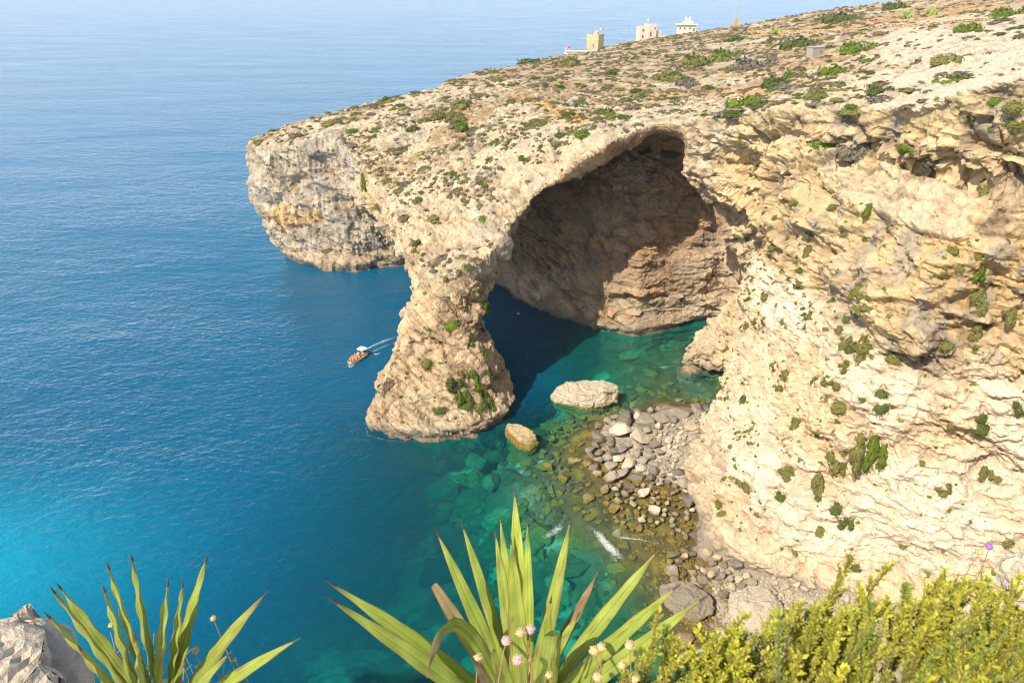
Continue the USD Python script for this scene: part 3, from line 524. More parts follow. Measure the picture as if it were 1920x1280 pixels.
NOTABLE = [
 (1140, 208, 42, 32, "green", "bright green rounded bush beside the end of the orange footpath above the arch"), (1365, 98, 56, 34, "green", "large bright green bush below the flat roofed house, right of the olive thicket"),
 (1318, 108, 70, 46, "olive", "tall olive thicket left of the large bright green bush"), (1262, 138, 62, 44, "olive", "yellowish olive shrub at the lower left end of the thicket"), (1290, 150, 46, 40, "grey", "grey bare shrub below the olive thicket"),
 (1415, 116, 74, 48, "grey", "broad grey leafless thicket right of the large bright green bush"), (1455, 150, 60, 44, "dark", "dark green dome shaped bush below the broad grey thicket"), (1490, 136, 36, 30, "green", "mid green bush just right of the dark dome bush"),
 (1610, 88, 64, 28, "green", "long bright green bush right of the concrete hut"), (1566, 134, 62, 24, "green", "flat bright green cushion in the brown heath below the concrete hut"), (1400, 197, 76, 20, "green", "long green cushion on the rock lip right of the arch"),
 (1530, 178, 46, 24, "olive", "olive bush on the pale rock below the brown heath"), (1500, 82, 74, 30, "dark", "dark spreading bush left of the concrete hut"), (1575, 34, 66, 30, "dark", "dark bush in front of the skyline above the dry stone wall"),
 (1682, 12, 40, 18, "dark", "dark round bush on the skyline at the upper right"), (1820, 54, 46, 18, "green", "bright green cushion on bare pale rock near the right edge"), (1893, 24, 60, 22, "green", "bright green bank of shrub in the top right corner"),
 (1655, 60, 34, 20, "brown", "dry brown bush above the pale rock slab"), (1632, 50, 34, 16, "brown", "small dry brown bush under the dry stone wall"), (1780, 112, 50, 22, "olive", "olive bush at the edge of pale rock above the right cliff"),
 (1650, 165, 44, 26, "dark", "dark twin bush on pale rock above the right cliff lip"), (1700, 165, 30, 20, "olive", "small olive bush right of the dark twin bush"), (1380, 73, 34, 14, "dark", "dark bush in front of the pale bank near the orange mast"),
 (1230, 66, 34, 14, "dark", "dark bush hiding the foot of the two storey white house"), (1070, 120, 60, 14, "olive", "low olive hedge on the skyline under the tower terrace"), (995, 114, 44, 14, "dark", "dark shrubs on the skyline left of the tower terrace"),
 (868, 190, 50, 40, "olive", "olive bush at the top of the green gully on the headland"), (855, 215, 44, 40, "olive", "olive bush in the middle of the green gully on the headland"), (868, 232, 34, 26, "green", "mid green bush at the bottom of the green gully"),
 (683, 332, 18, 44, "green", "narrow green strip of shrub on the edge above the cove"), (830, 213, 40, 24, "olive", "olive bush left of the green gully"), (672, 212, 26, 12, "green", "yellow green cushion on the skyline of the headland"),
 (980, 288, 16, 26, "dark", "dark upright bush on the arch slope below the footpath"), (815, 405, 30, 20, "olive", "olive bush in the middle of the arch slope"), (905, 403, 18, 18, "green", "green cushion on the slope left of the arch rim"),
 (1612, 282, 86, 36, "grey", "grey brown bush on the ledge under the overhang, left one"), (1742, 288, 70, 46, "grey", "grey brown bush on the ledge under the overhang, right one"), (1700, 276, 40, 24, "green", "green bush between the two grey bushes on the ledge"), (1540, 265, 40, 18, "green", "small green bush at the left end of the ledge"),
 (1908, 228, 34, 20, "olive", "pale olive bush on the cliff at the right edge below the rim"), (1402, 440, 14, 40, "green", "bright green fig like shrub hanging at the right rim of the arch"), (1258, 284, 34, 16, "dark", "dark green shrub on the shaded cave roof"),
 (1620, 640, 56, 56, "olive", "broad olive patch on the upper white cliff face"), (1582, 640, 24, 34, "olive", "small olive patch left of the broad one on the white cliff"), (1585, 680, 26, 26, "olive", "olive tuft just under the broad patch on the white cliff"), (1558, 712, 34, 26, "olive", "olive bush on the white face, lower left of the broad patch"),
 (1610, 830, 34, 74, "olive", "middle hanging curtain of shrub low on the white cliff"), (1570, 850, 44, 66, "olive", "left hanging curtain of shrub low on the white cliff"), (1642, 830, 34, 84, "green", "right hanging curtain of shrub low on the white cliff"), (1535, 905, 26, 50, "olive", "tail of shrub trailing down left of the hanging curtains"),
 (1587, 972, 24, 34, "dark", "dark oval bush near the foot of the white cliff"), (1567, 948, 20, 22, "dark", "small dark bush above the dark oval bush"), (1537, 992, 24, 18, "olive", "olive tuft at the lower white cliff, left of the oval bush"), (1460, 928, 20, 18, "dark", "dark tuft on the white cliff above the beach"), (1395, 898, 26, 40, "olive", "olive bush on the white cliff nearest the beach"), (1478, 882, 44, 26, "olive", "sprawling olive bush on the white cliff between beach and curtains"),
 (1652, 737, 20, 20, "dark", "dark round tuft in the middle of the white cliff"), (1573, 760, 26, 22, "olive", "olive tuft on the white face above the hanging curtains"), (1490, 790, 22, 30, "olive", "slanting olive tuft on the white face"), (1605, 1062, 18, 14, "dark", "dark tuft at the very foot of the white cliff"),
 (1832, 500, 34, 46, "green", "top of the long green climber on the right cliff"), (1838, 560, 32, 60, "olive", "middle of the long green climber on the right cliff"), (1832, 620, 30, 46, "olive", "lower end of the long green climber on the right cliff"), (1895, 570, 24, 70, "olive", "second hanging climber at the right edge of the cliff"), (1912, 750, 26, 46, "dark", "dark bush at the right edge of the white cliff"),
 (1836, 800, 26, 22, "dark", "dark green bush pair, lower one, on the pale face at the right"), (1836, 780, 22, 18, "dark", "dark green bush pair, upper one, on the pale face at the right"), (1850, 880, 22, 36, "olive", "olive strip of shrub slanting on the pale face at the right"), (1770, 915, 34, 30, "olive", "olive bush on the pale face right of the white cliff"),
 (1608, 540, 26, 40, "olive", "upright olive bush under the big rusty overhang"), (1625, 390, 22, 30, "green", "green tuft beside the grey slab on the upper cliff"), (1512, 470, 20, 30, "olive", "olive tuft on the ochre buttress right of the cave"), (1845, 345, 26, 56, "olive", "olive strip of shrub at the cleft of the right cliff"),
 (912, 572, 15, 34, "green", "green strip of shrub high on the inner edge of the pillar"), (905, 612, 14, 26, "green", "green shrub on the inner edge of the pillar below the strip"), (880, 622, 16, 40, "green", "yellow green climber on the upper pillar"), (848, 607, 24, 22, "green", "round yellow green bush on the upper pillar"),
 (888, 685, 20, 44, "green", "tall green climber in the middle of the pillar"), (870, 698, 18, 24, "olive", "olive bush beside the climber in the middle of the pillar"), (908, 655, 14, 24, "green", "small green bush on the right side of the pillar"), (852, 712, 30, 30, "dark", "dark green bush low on the pillar, left of the climbers"),
 (895, 722, 26, 30, "green", "green bush low on the pillar under the climber"), (915, 740, 26, 46, "green", "largest yellow green bush at the lower right of the pillar"), (860, 742, 22, 26, "green", "yellow green bush in the lower middle of the pillar"), (873, 760, 22, 18, "green", "lowest yellow green bush in the middle of the pillar"), (824, 766, 24, 14, "dark", "dark low tuft at the foot of the pillar"), (878, 738, 16, 26, "green", "narrow green bush between the lower pillar bushes"), (900, 756, 18, 20, "olive", "olive tuft at the foot of the largest pillar bush"), (918, 690, 14, 30, "dark", "dark climber on the right edge of the pillar")]
NAME = {"green": "green_shrub", "dark": "dark_shrub", "olive": "olive_shrub", "brown": "heath_bush", "grey": "grey_bush"}
NOT_XY = []
hh = hits(np.tile(EYE, (len(NOTABLE), 1)).astype(float), np.array([ray(u, v + .25 * h_) for u, v, w_, h_, *_ in NOTABLE]))
for (u, v, w_, h_, m, lab), hp in zip(NOTABLE, hh):
    if hp is None: continue
    p, n = hp; t = (p - EYE) @ np.array([0, COS, -SIN]); rx, rz = w_ / F * t / 2, h_ / F * t / 2
    steepness = 1 - max(0, n[2]); Rm = frame(n, .25 + .5 * steepness, 0)
    # across: as wide as seen; along the fall line: as tall as seen; out from the rock: shallower
    k = int(rng.integers(0, 5)); big = w_ * h_ > 700
    if steepness > .55:
        hz = np.cross([0, 0, 1], n); hz /= np.linalg.norm(hz); aa = n * .8 + np.array([0, 0, .2]); aa /= np.linalg.norm(aa); Rm = np.stack([hz, np.cross(aa, hz), aa], 1)
        S = np.diag([rx * 1.15, rz * 1.2, min(rx, rz) * .8]); k = 5 + int(rng.integers(0, 4)) if h_ >= 24 else k
        if k > 4: S[2, 2] = min(rx, rz) * 1.5
    else:
        Rm = frame(n, .2, 0); S = np.diag([rx, max(rz * 1.6, rx * .8), rx * .55]) if not big else np.diag([rx * 1.15, max(rz * 1.7, rx * .8), rx * 1.25]); k = 5 + int(rng.integers(0, 4)) if big else k
    shrub(m, k, NAME[m], lab, m4(Rm @ S, p - n * rx * .05)); NOT_XY.append(p)
# scattered plants: sampled over the rock's surface, more where soil gathers
ar = np.linalg.norm(np.cross(allv[allf[:, 1]] - allv[allf[:, 0]], allv[allf[:, 2]] - allv[allf[:, 0]]), axis=1) / 2
fc = allv[allf].mean(1); fn = alln[allf].mean(1)
st_, cv_, ri_, wh_, he_, pi_ = zones(fc, fn)
patch = fbm(fc / 7, 3, 301); patch2 = fbm(fc / 2.5, 2, 302)
def sample(w, n, seed):
    r = np.random.default_rng(seed); c = np.cumsum(w * ar); i = np.searchsorted(c, r.uniform(0, c[-1], n)); i = np.clip(i, 0, len(w) - 1)
    b = r.dirichlet([1, 1, 1], n); p = (allv[allf[i]] * b[:, :, None]).sum(1); return p, fn[i]
land = (fc[:, 2] > 3.5) * (1 - cv_)
topw = (1 - st_) * land
near_t = topw * (fc[:, 1] < 200) * (1 - ss(fc[:, 0] - .25 * (fc[:, 1] - 120), 26, 40))
far_t = topw * (fc[:, 2] > Zp(fc[:, 0], fc[:, 1]) - 2.5) * np.where(near_t > .2, 0, 1) * (1 - .7 * ss(fc[:, 0] - .47 * fc[:, 1], -2, 10))
cliffw = st_ * land * (.15 + ri_) * (1 - he_ * .6) * (fc[:, 1] < 150)
def scatter(w, n, sizes, mats, probs, label, group, seed, lean=.4, indiv=True, name="shrub", flat=1.0, marks=None, kk=(0, 5)):
    p, nn = sample(w, n * 3, seed); ok = in_frame(p) ; p, nn = p[ok], nn[ok]
    ok = seen(p); p, nn = p[ok][:n], nn[ok][:n]
    r = np.random.default_rng(seed + 1); s = sizes[0] + (sizes[1] - sizes[0]) * r.power(.55, len(p))
    mi = r.choice(len(mats), len(p), p=probs); ks = r.integers(*kk, len(p))
    if indiv:
        for a, b, c, m, k in zip(p, nn, s, mi, ks):
            q = r.uniform(.75, 1.35, 2)
            near_ = min(marks, key=lambda q: np.hypot(q[0] - a[0], q[1] - a[1]) + abs(q[2] - a[2]))
            size_ = "small" if c < sizes[0] + .33 * (sizes[1] - sizes[0]) else "middling" if c < sizes[0] + .7 * (sizes[1] - sizes[0]) else "large"
            key = (mats[m], size_, near_[3])
            shrub(mats[m], k, NAME[mats[m]], f"{size_} {label[mats[m]]} {near_[3]}", m4(frame(b, lean) @ np.diag([c * q[0], c * q[1], c * r.uniform(.6, .9) * flat]), a - b * c * .08), f"{size_} {group[mats[m]]} {near_[3]}")
        return
    pi = UsdGeom.PointInstancer.Define(stage, path_for(name)); protos = []
    for m in mats:
        for k in (0, 3):
            pr = UsdGeom.Mesh(obj(f"{m}_tuft", TUFT[k], m, pi.GetPrim())); protos.append(pr.GetPath() if hasattr(pr, "GetPath") else pr.GetPrim().GetPath())
    pi.CreatePrototypesRel().SetTargets(protos)
    pi.CreateProtoIndicesAttr(Vt.IntArray((mi * 2 + (ks > 2)).astype(int).tolist()))
    pi.CreatePositionsAttr(Vt.Vec3fArray.FromNumpy((p - nn * (s * .05)[:, None]).astype(np.float32)))
    sc = s[:, None] * np.stack([r.uniform(.7, 1.4, len(p)), r.uniform(.7, 1.4, len(p)), r.uniform(.5, .9, len(p)) * flat], 1)
    pi.CreateScalesAttr(Vt.Vec3fArray.FromNumpy(sc.astype(np.float32)))
    qs = []
    for b in nn:
        M = frame(b, lean, r.uniform(0, 6.28)); qd = trimesh.transformations.quaternion_from_matrix(m4(M, (0, 0, 0))); qs.append(Gf.Quath(float(qd[0]), float(qd[1]), float(qd[2]), float(qd[3])))
    pi.CreateOrientationsAttr(Vt.QuathArray(qs))
    return tag(pi, label, "plants", kind="stuff")
TUFT = {0: bush_mesh(71, 80, .36, .8), 3: bush_mesh(72, 80, .36, .6)}
NAME = {"green": "green_shrub", "dark": "dark_shrub", "olive": "olive_shrub", "brown": "heath_bush", "grey": "grey_bush"}
T = lambda what: {"green": f"bright green {what}", "dark": f"dark green {what}", "olive": f"dull olive {what}", "brown": f"dry brown heath {what}", "grey": f"grey dead looking {what}"}
def marks(*rows):
    out = []
    for u, v, text in rows:
        q = hit(u, v)
        if q is not None: out.append((*q[0], text))
    return out
SLOPE = marks((640, 250, "at the seaward tip of the headland"), (720, 240, "near the skyline of the headland"), (790, 250, "left of the green gully"), (900, 215, "right of the green gully"), (740, 330, "above the edge of the cove"), (840, 310, "on the upper arch slope"), (930, 280, "below the upper end of the footpath"), (1030, 255, "below the lower end of the footpath"),
  (770, 400, "on the left edge of the arch slope"), (850, 390, "in the middle of the arch slope"), (960, 340, "on the slope near the arch rim"), (1070, 280, "close above the arch rim"), (830, 460, "where the slope narrows into the pillar"), (900, 440, "on the rim side of the narrowing slope"), (1180, 240, "on the lip above the arch crown"), (940, 230, "on the slope beside the footpath"))
PLATEAU = marks((900, 165, "near the left skyline of the plateau"), (1010, 150, "behind the footpath on the plateau"), (1120, 150, "in the middle of the plateau"), (1080, 190, "right of the footpath"), (1220, 200, "on the red earth above the arch crown"), (1180, 120, "below the tower"), (1270, 90, "below the two storey white house"), (1340, 150, "below the olive thicket"), (1420, 190, "on the rock lip right of the arch"),
  (1500, 170, "left of the pale rock above the cliff"), (1520, 110, "beside the concrete hut"), (1600, 120, "right of the concrete hut"), (1640, 170, "on the pale rock above the right cliff"), (1720, 110, "on the bare pale slab"), (1800, 130, "on the slab at the far right"), (1850, 80, "near the right edge of the plateau"), (1450, 70, "in front of the dry stone wall"), (1600, 60, "under the long dry stone wall"), (1740, 50, "on the upper right terrace"), (1560, 200, "on the very lip of the right cliff"))
RIGHT = marks((1330, 300, "beside the right rim of the arch"), (1450, 300, "under the rim right of the arch"), (1440, 420, "on the ochre buttress"), (1430, 560, "above the white foot of the buttress"), (1560, 400, "on the upper cliff below the ledge"), (1560, 520, "left of the rusty overhang"), (1700, 420, "on the rusty overhang"), (1680, 560, "below the rusty overhang"), (1800, 420, "in the cleft at the right"), (1860, 500, "beside the long climber"), (1880, 350, "at the right edge under the rim"), (1450, 680, "on the left of the white face"), (1600, 750, "in the middle of the white face"), (1750, 700, "on the right of the white face"), (1800, 850, "on the pale face at the right"), (1420, 850, "on the white foot above the beach"), (1600, 960, "near the foot of the white cliff"))
G_ = lambda: {k: v for k, v in dict(green="bright green cushions", dark="dark green shrubs", olive="olive shrubs", brown="brown heath bushes", grey="grey bushes").items()}
w1 = near_t * ss(patch, .42, .62) * (.3 + ss(patch2, .4, .6))
w2 = far_t * ss(patch, .40, .60) * np.clip(((fc - EYE) ** 2).sum(1) / 200 ** 2, .3, 1.5) ** -.6
scatter(w1, 250, (.5, 1.5), ["green", "dark", "olive", "brown", "grey"], [.12, .16, .32, .26, .14], T("shrub"), G_(), 401, marks=SLOPE)
scatter(w2, 270, (.7, 2.1), ["green", "dark", "olive", "brown", "grey"], [.17, .2, .23, .26, .14], T("shrub"), G_(), 403, .2, flat=.8, marks=PLATEAU)
scatter(w2 * ss(patch, .45, .6), 46, (1.8, 4.2), ["brown", "olive", "grey", "dark"], [.45, .25, .18, .12], {k: v + " mat" for k, v in T("thicket").items()}, {k: "low mats of " + v for k, v in G_().items()}, 417, .2, flat=.55, marks=PLATEAU, kk=(5, 9))
scatter(cliffw * ss(patch2, .45, .6) * (1 - .55 * wh_), 170, (.25, .75), ["green", "dark", "olive"], [.15, .2, .65], T("shrub"), G_(), 405, .6, marks=RIGHT)
scatter(near_t * (.08 + ss(patch, .44, .6)), 3900, (.12, .55), ["dark", "olive", "brown", "grey"], [.15, .3, .33, .22], "low tufts of heath and herbs between the rocks of the arch slope", None, 407, .5, False, "heath_tufts")
scatter(far_t * (.08 + ss(patch, .4, .58)), 4600, (.3, .95), ["dark", "olive", "brown", "grey"], [.12, .2, .46, .22], "low dry heath covering the stony plateau", None, 409, .3, False, "heath_tufts")
scatter(cliffw * (.2 + ss(patch2, .45, .6)) * (1 - .6 * wh_), 900, (.08, .3), ["green", "dark", "olive"], [.1, .25, .65], "small green tufts growing in cracks of the right hand cliff", None, 411, .6, False, "cliff_tufts")
scatter(cliffw * wh_ * ss(fbm(fc / 4, 2, 303), .55, .7) * ss(fc[:, 1], 62, 80), 330, (.1, .34), ["dark", "olive"], [.35, .65], "clustered small tufts dotted over the white lower cliff", None, 413, .6, False, "cliff_tufts")
scatter(st_ * land * np.maximum(he_, pi_ * .8), 300, (.1, .35), ["dark", "olive", "green"], [.3, .5, .2], "tufts in the cracks of the pillar and the headland face", None, 415, .6, False, "cliff_tufts")
#@@END1
#@@OBJ2
# ------------------------------------------------------------------ plain materials
def plain(name, col, rough=.8, var=.15, scale=6.0, spec=.3, bump=0.0):
    N = {"t": ("texture_coordinate", {}), "n": ("noise_texture", {"scale": scale, "detail": 4, "roughness": .6}), "r": ("rgb_ramp", {"ramp": [(.25, tuple(np.array(col) * (1 - var))), (.75, tuple(np.minimum(np.array(col) * (1 + var), .95)))]}),
         "p": ("principled_bsdf", {"roughness": rough, "specular_ior_level": spec})}
    L = [("t.object", "n.vector"), ("n.fac", "r.fac"), ("r.color", "p.base_color")]
    if bump: N["b"] = ("bump", {"strength": bump, "distance": .02}); L += [("n.fac", "b.height"), ("b.normal", "p.normal")]
    MAT[name] = usdkit.material(stage, "/World/Looks/" + name, N, L, surface="p.BSDF"); return MAT[name]
def boulder_material(name, c1, c2, weed=1.0, line=.55):
    N = {"g": ("geometry", {}), "o": ("object_info", {}), "z": ("separate_xyz", {}), "n": ("noise_texture", {"scale": 1.3, "detail": 6, "roughness": .68}), "n2": ("noise_texture", {"scale": 6, "detail": 5, "roughness": .7}),
         "sum": ("math", {"math_type": "multiply_add", "value2": .9}), "half": ("math", {"math_type": "multiply_add", "value2": .6, "value3": -.3}),
         "r": ("rgb_ramp", {"ramp": [(.25, tuple(np.array(c1) * .7)), (.5, c1), (.85, c2)]}),
         "zz": ("math", {"math_type": "multiply_add", "value2": 1.1}), "k": ("map_range", {"from_min": line + .75, "from_max": line + .15, "to_min": 0, "to_max": weed, "clamp": True}),
         "wr": ("rgb_ramp", {"ramp": [(.35, (.06, .042, .012)), (.52, (.19, .135, .025)), (.72, (.31, .235, .06))]}), "mx": ("mix", {"mix_type": "mix"}),
         "b": ("bump", {"strength": .55, "distance": .14}), "p": ("principled_bsdf", {"roughness": .9, "specular_ior_level": .25})}
    L = [("g.position", "n.vector"), ("g.position", "n2.vector"), ("g.position", "z.vector"), ("o.random", "half.value1"), ("n.fac", "sum.value1"), ("half.value", "sum.value3"), ("sum.value", "r.fac"),
         ("n.fac", "zz.value1"), ("z.z", "zz.value3"), ("zz.value", "k.value"), ("n2.fac", "wr.fac"), ("k.result", "mx.fac"), ("r.color", "mx.color1"), ("wr.color", "mx.color2"), ("mx.color", "p.base_color"), ("n2.fac", "b.height"), ("b.normal", "p.normal")]
    MAT[name] = usdkit.material(stage, "/World/Looks/" + name, N, L, surface="p.BSDF")
boulder_material("stone_grey", (.235, .20, .15), (.35, .30, .23))
boulder_material("stone_great", (.33, .275, .195), (.47, .40, .29))
boulder_material("stone_pale", (.43, .365, .26), (.56, .48, .355))
boulder_material("stone_tan", (.42, .335, .22), (.53, .43, .29), 1.0, .7)
boulder_material("stone_yellow", (.33, .25, .12), (.45, .37, .24), 1.0, 1.3)
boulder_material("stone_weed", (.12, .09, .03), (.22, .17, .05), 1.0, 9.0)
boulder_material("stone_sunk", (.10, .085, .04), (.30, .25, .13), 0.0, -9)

def stone(seed, n=26, sub=2, rag=.12, pts=None, amp=.09):
    r = np.random.default_rng(seed)
    if pts is None:
        d = r.normal(size=(n, 3)); d /= np.linalg.norm(d, axis=1, keepdims=True); pts = d * r.uniform(1 - rag * 2, 1, n)[:, None]
    h = trimesh.convex.convex_hull(np.asarray(pts, float))
    for _ in range(sub): h = h.subdivide()
    h = trimesh.Trimesh(*trimesh.remesh.subdivide_to_size(h.vertices, h.faces, np.ptp(h.vertices, axis=0).max() * (.16 if sub < 3 else .035)), process=True)
    trimesh.smoothing.filter_laplacian(h, lamb=.5, iterations=0 if sub < 3 else 6)
    v = np.array(h.vertices); nn = vnormals(v, np.array(h.faces)); L = np.ptp(v, axis=0).max() / 2
    q = v / L + seed * 1.7
    big = 0
    if sub > 2:
        a, k, _ = facets(v + seed, L * .33, seed, (1.3, 1.1, .7), 1.8); b, k2, _ = facets(v + seed, L * .11, seed + 1, (1.3, 1.1, .8), 1.8); big = a * .07 - k * .03 + b * .025 - k2 * .012 + (fbm(q * 14, 3, seed + 9) - .5) * .03
    v = v + nn * ((fbm(q * 1.7, 2, seed) - .5) * amp * 2 + (1 - np.abs(2 * fbm(q * 3.2, 3, seed + 5) - 1) * 2) * amp * .4 + big)[:, None] * L
    return v, np.array(h.faces)
ST = [stone(500 + k, 11 + 2 * k, 1, .13, None, .07) for k in range(9)]
GROUND = lambda x, y: seabed_z(np.array([x]), np.array([y]))[0][0]
def put_stone(kind, matname, label, x, y, w, d, h, yaw, group=None, z=None, name="boulder", sink=.35, cat="boulder", tilt=0.12):
    zz = (max(GROUND(x, y), -8) if z is None else z) + h * (.5 - sink)
    r = np.random.default_rng(int(abs(x * 97 + y * 31)) + 3)
    c, s = math.cos(yaw), math.sin(yaw); R0 = np.array([[c, -s, 0], [s, c, 0], [0, 0, 1]]) @ trimesh.transformations.euler_matrix(*r.uniform(-tilt, tilt, 2), 0)[:3, :3]
    return place(("stone", kind, matname), name, label, cat, m4(R0 @ np.diag([w / 2, d / 2, h / 2]), (x, y, zz)), group, lambda t: obj("rock", ST[kind], matname, t))
def single_stone(name, label, pts, seed, matname, x, y, z, yaw=0.0, amp=.09, sub=3):
    t = thing(name, label, "boulder", (x, y, z), yaw); obj("rock", stone(seed, 0, sub, 0, pts, amp), matname, prim_of(t)); return t

# the large flat boulder in the cave mouth, and the yellow one beside the pillar
c = P(1098, 748, .9)
single_stone("flat_boulder", "largest pale flat boulder lying in the green water of the cave mouth", [(-6.4, -.3, .1), (-6.0, .4, -.8), (-5.4, -.9, .9), (-4.6, 1.6, 1.6), (-3.0, -2.4, .8), (-3.2, 2.4, 1.9), (0, -3.0, .4), (0, 2.7, 2.1), (2.5, -2.6, .5), (3.5, 2.4, 2.2), (5.4, -1.0, 1.6), (5.9, 1.2, 1.9), (6.3, .3, .3), (5.6, -1.4, -.4), (4, 2.8, -2), (-4, 2.2, -2), (0, -3.0, -2), (3.5, -2.4, -2), (-4, -1.8, -2), (0, -2.2, 1.7), (2.8, -1.8, 2.0), (-3, -1.0, 1.8)], 61, "stone_pale", c[0], c[1] + 1.2, .5, .03, .05)
c = P(978, 822, .8)
single_stone("yellow_boulder", "yellow weed stained pointed boulder in the water just right of the pillar foot", [(-2.2, 3.0, 1.0), (-2.6, 2.0, .2), (-1.4, 3.3, -.8), (-1.6, .5, 1.7), (-.3, 1.5, 1.9), (.6, .2, 2.2), (-.8, -1.2, 1.4), (1.6, -.5, 1.9), (2.6, -1.8, .4), (1.2, -2.8, .3), (-.4, -2.6, -.4), (2.5, -.2, -.8), (.6, 2.0, -.8), (-2.4, .4, -1), (1.6, -2.6, -1.4)], 62, "stone_yellow", c[0], c[1] + .6, .3, .05, .06)
c = P(1290, 1130, 1.2)
single_stone("slab_boulder", "great grey slab shaped boulder tilted beside the heap of rounded boulders", [(-3.3, 1.7, .7), (-3.2, .2, .9), (-2.6, -1.0, .2), (-.4, 2.3, 1.2), (1.0, 1.4, 1.4), (-.8, -2.0, .7), (1.4, -2.3, .3), (2.8, -1.6, .4), (3.1, -.2, .8), (2.4, .9, .9), (-3, 1.5, -1.2), (3, -.8, -1.2), (0, -2.4, -1.2), (.5, 2.2, -1.2), (.5, -.5, 1.5)], 63, "stone_great", c[0], c[1] + .3, 1.0, -.12, .05)
c = P(1418, 1152, 1.6)
single_stone("round_boulder", "largest round grey boulder at the foot of the white cliff, above the yellow shrub", [(-3.0, .8, 1.0), (-3.3, -1.2, .2), (-2.2, 2.6, .9), (-2.4, -2.8, .2), (0, 3.1, 1.5), (.3, -3.0, .8), (2.2, 2.3, 1.5), (2.4, -2.0, .7), (3.2, .3, 1.1), (1.6, -.2, 2.2), (-1.2, .3, 1.9), (-.4, -1.8, 1.7), (-3, 0, -1.6), (3, 0, -1.6), (0, 3, -1.6), (0, -3, -1.6)], 64, "stone_great", c[0], c[1] + .2, 1.5, .1, .05)
# boulders one can point out
SPOTS = [(1022, 862, 44, 30, "stone_yellow", "rounded yellow topped boulder in shallow water, right of the pointed yellow boulder"), (1078, 854, 34, 26, "stone_pale", "pale square boulder at the outer edge of the grey heap"), (1102, 860, 22, 26, "stone_pale", "pale boulder touching the outer edge of the grey heap"),
 (1058, 882, 28, 34, "stone_yellow", "pale topped upright boulder with weed, standing off the grey heap"), (1085, 872, 20, 14, "stone_yellow", "small yellow boulder between the upright boulder and the heap"), (1104, 922, 28, 36, "stone_grey", "grey egg shaped boulder alone in the brown shallows"), (1124, 918, 18, 16, "stone_grey", "small grey boulder beside the grey egg shaped one"),
 (1082, 910, 22, 14, "stone_yellow", "flat yellow boulder left of the grey egg shaped one"), (1084, 942, 20, 12, "stone_yellow", "low yellow boulder below the grey egg shaped one"), (1107, 960, 22, 18, "stone_yellow", "pale yellow wedge boulder in the brown shallows"), (1185, 970, 38, 26, "stone_grey", "pointed grey boulder at the lower edge of the weedy pool"), (1180, 945, 22, 36, "stone_grey", "upright grey boulder on the left of the weedy pool"),
 (1204, 932, 34, 22, "stone_grey", "broad grey boulder in the middle of the weedy pool"), (1208, 952, 16, 20, "stone_grey", "small round boulder under the broad grey one in the pool"), (1246, 980, 32, 30, "stone_pale", "pale triangular boulder at the right of the weedy pool"), (1222, 988, 34, 20, "stone_pale", "long pale boulder lying below the weedy pool"), (1248, 914, 22, 24, "stone_grey", "dark grey rounded boulder above the weedy pool"),
 (1222, 914, 28, 12, "stone_pale", "flat pale boulder left of the dark rounded one"), (1262, 1004, 24, 18, "stone_grey", "grey boulder near the cliff foot below the pool"), (1273, 776, 84, 26, "stone_grey", "long smooth grey boulder along the top of the stony beach"), (1212, 774, 26, 18, "stone_pale", "pale triangular boulder in shallow water above the stony beach"), (1113, 776, 20, 12, "stone_pale", "small pale boulder just below the large flat boulder"), (1094, 774, 20, 12, "stone_yellow", "small yellow boulder just below the large flat boulder"),
 (1296, 804, 32, 36, "stone_tan", "tan angular boulder among the pale cobbles"), (1196, 886, 44, 38, "stone_grey", "darkest large boulder low in the grey heap"), (1146, 866, 34, 34, "stone_grey", "large reddish grey boulder in the left of the heap"), (1226, 868, 28, 26, "stone_grey", "grey boulder at the border of heap and cobbles"), (1270, 886, 34, 20, "stone_grey", "smooth grey boulder below the cobbles"), (1164, 826, 28, 26, "stone_grey", "domed grey boulder in the upper heap"), (1138, 800, 26, 28, "stone_grey", "grey angular boulder at the upper left corner of the heap"),
 (1262, 1058, 36, 42, "stone_grey", "wedge shaped grey boulder at the left of the lower heap"), (1290, 1052, 28, 26, "stone_grey", "rounded boulder at the top left of the lower heap"), (1315, 1046, 26, 30, "stone_grey", "egg shaped boulder at the top of the lower heap"), (1340, 1064, 26, 24, "stone_grey", "rounded boulder at the right of the lower heap"), (1320, 1080, 30, 30, "stone_grey", "round boulder in the middle of the lower heap"), (1300, 1068, 20, 24, "stone_grey", "small boulder in the middle left of the lower heap"),
 (1330, 1100, 34, 28, "stone_grey", "grey boulder at the bottom of the lower heap beside the slab"), (1282, 1088, 30, 20, "stone_grey", "boulder wedged against the great slab"), (1344, 1088, 22, 24, "stone_grey", "small boulder at the lower right of the lower heap"), (1285, 1186, 46, 52, "stone_tan", "rough tan boulder at the water below the great slab"), (1356, 1180, 26, 50, "stone_tan", "tall tan boulder between the slab and the great round boulder"),
 (1475, 1120, 30, 20, "stone_tan", "tan boulder right of the great round boulder"), (1505, 1148, 44, 34, "stone_tan", "broad tan boulder right of the great round boulder"), (1540, 1120, 24, 18, "stone_tan", "tan boulder at the foot of the white cliff beside the rubble"), (1490, 1190, 60, 40, "stone_grey", "grey wedge boulder partly behind the yellow shrub"), (1368, 1032, 22, 12, "stone_pale", "small pale boulder against the cliff above the lower heap"), (1385, 1078, 20, 18, "stone_tan", "tan boulder against the cliff right of the lower heap")]
rr = np.random.default_rng(77); TAKEN = []
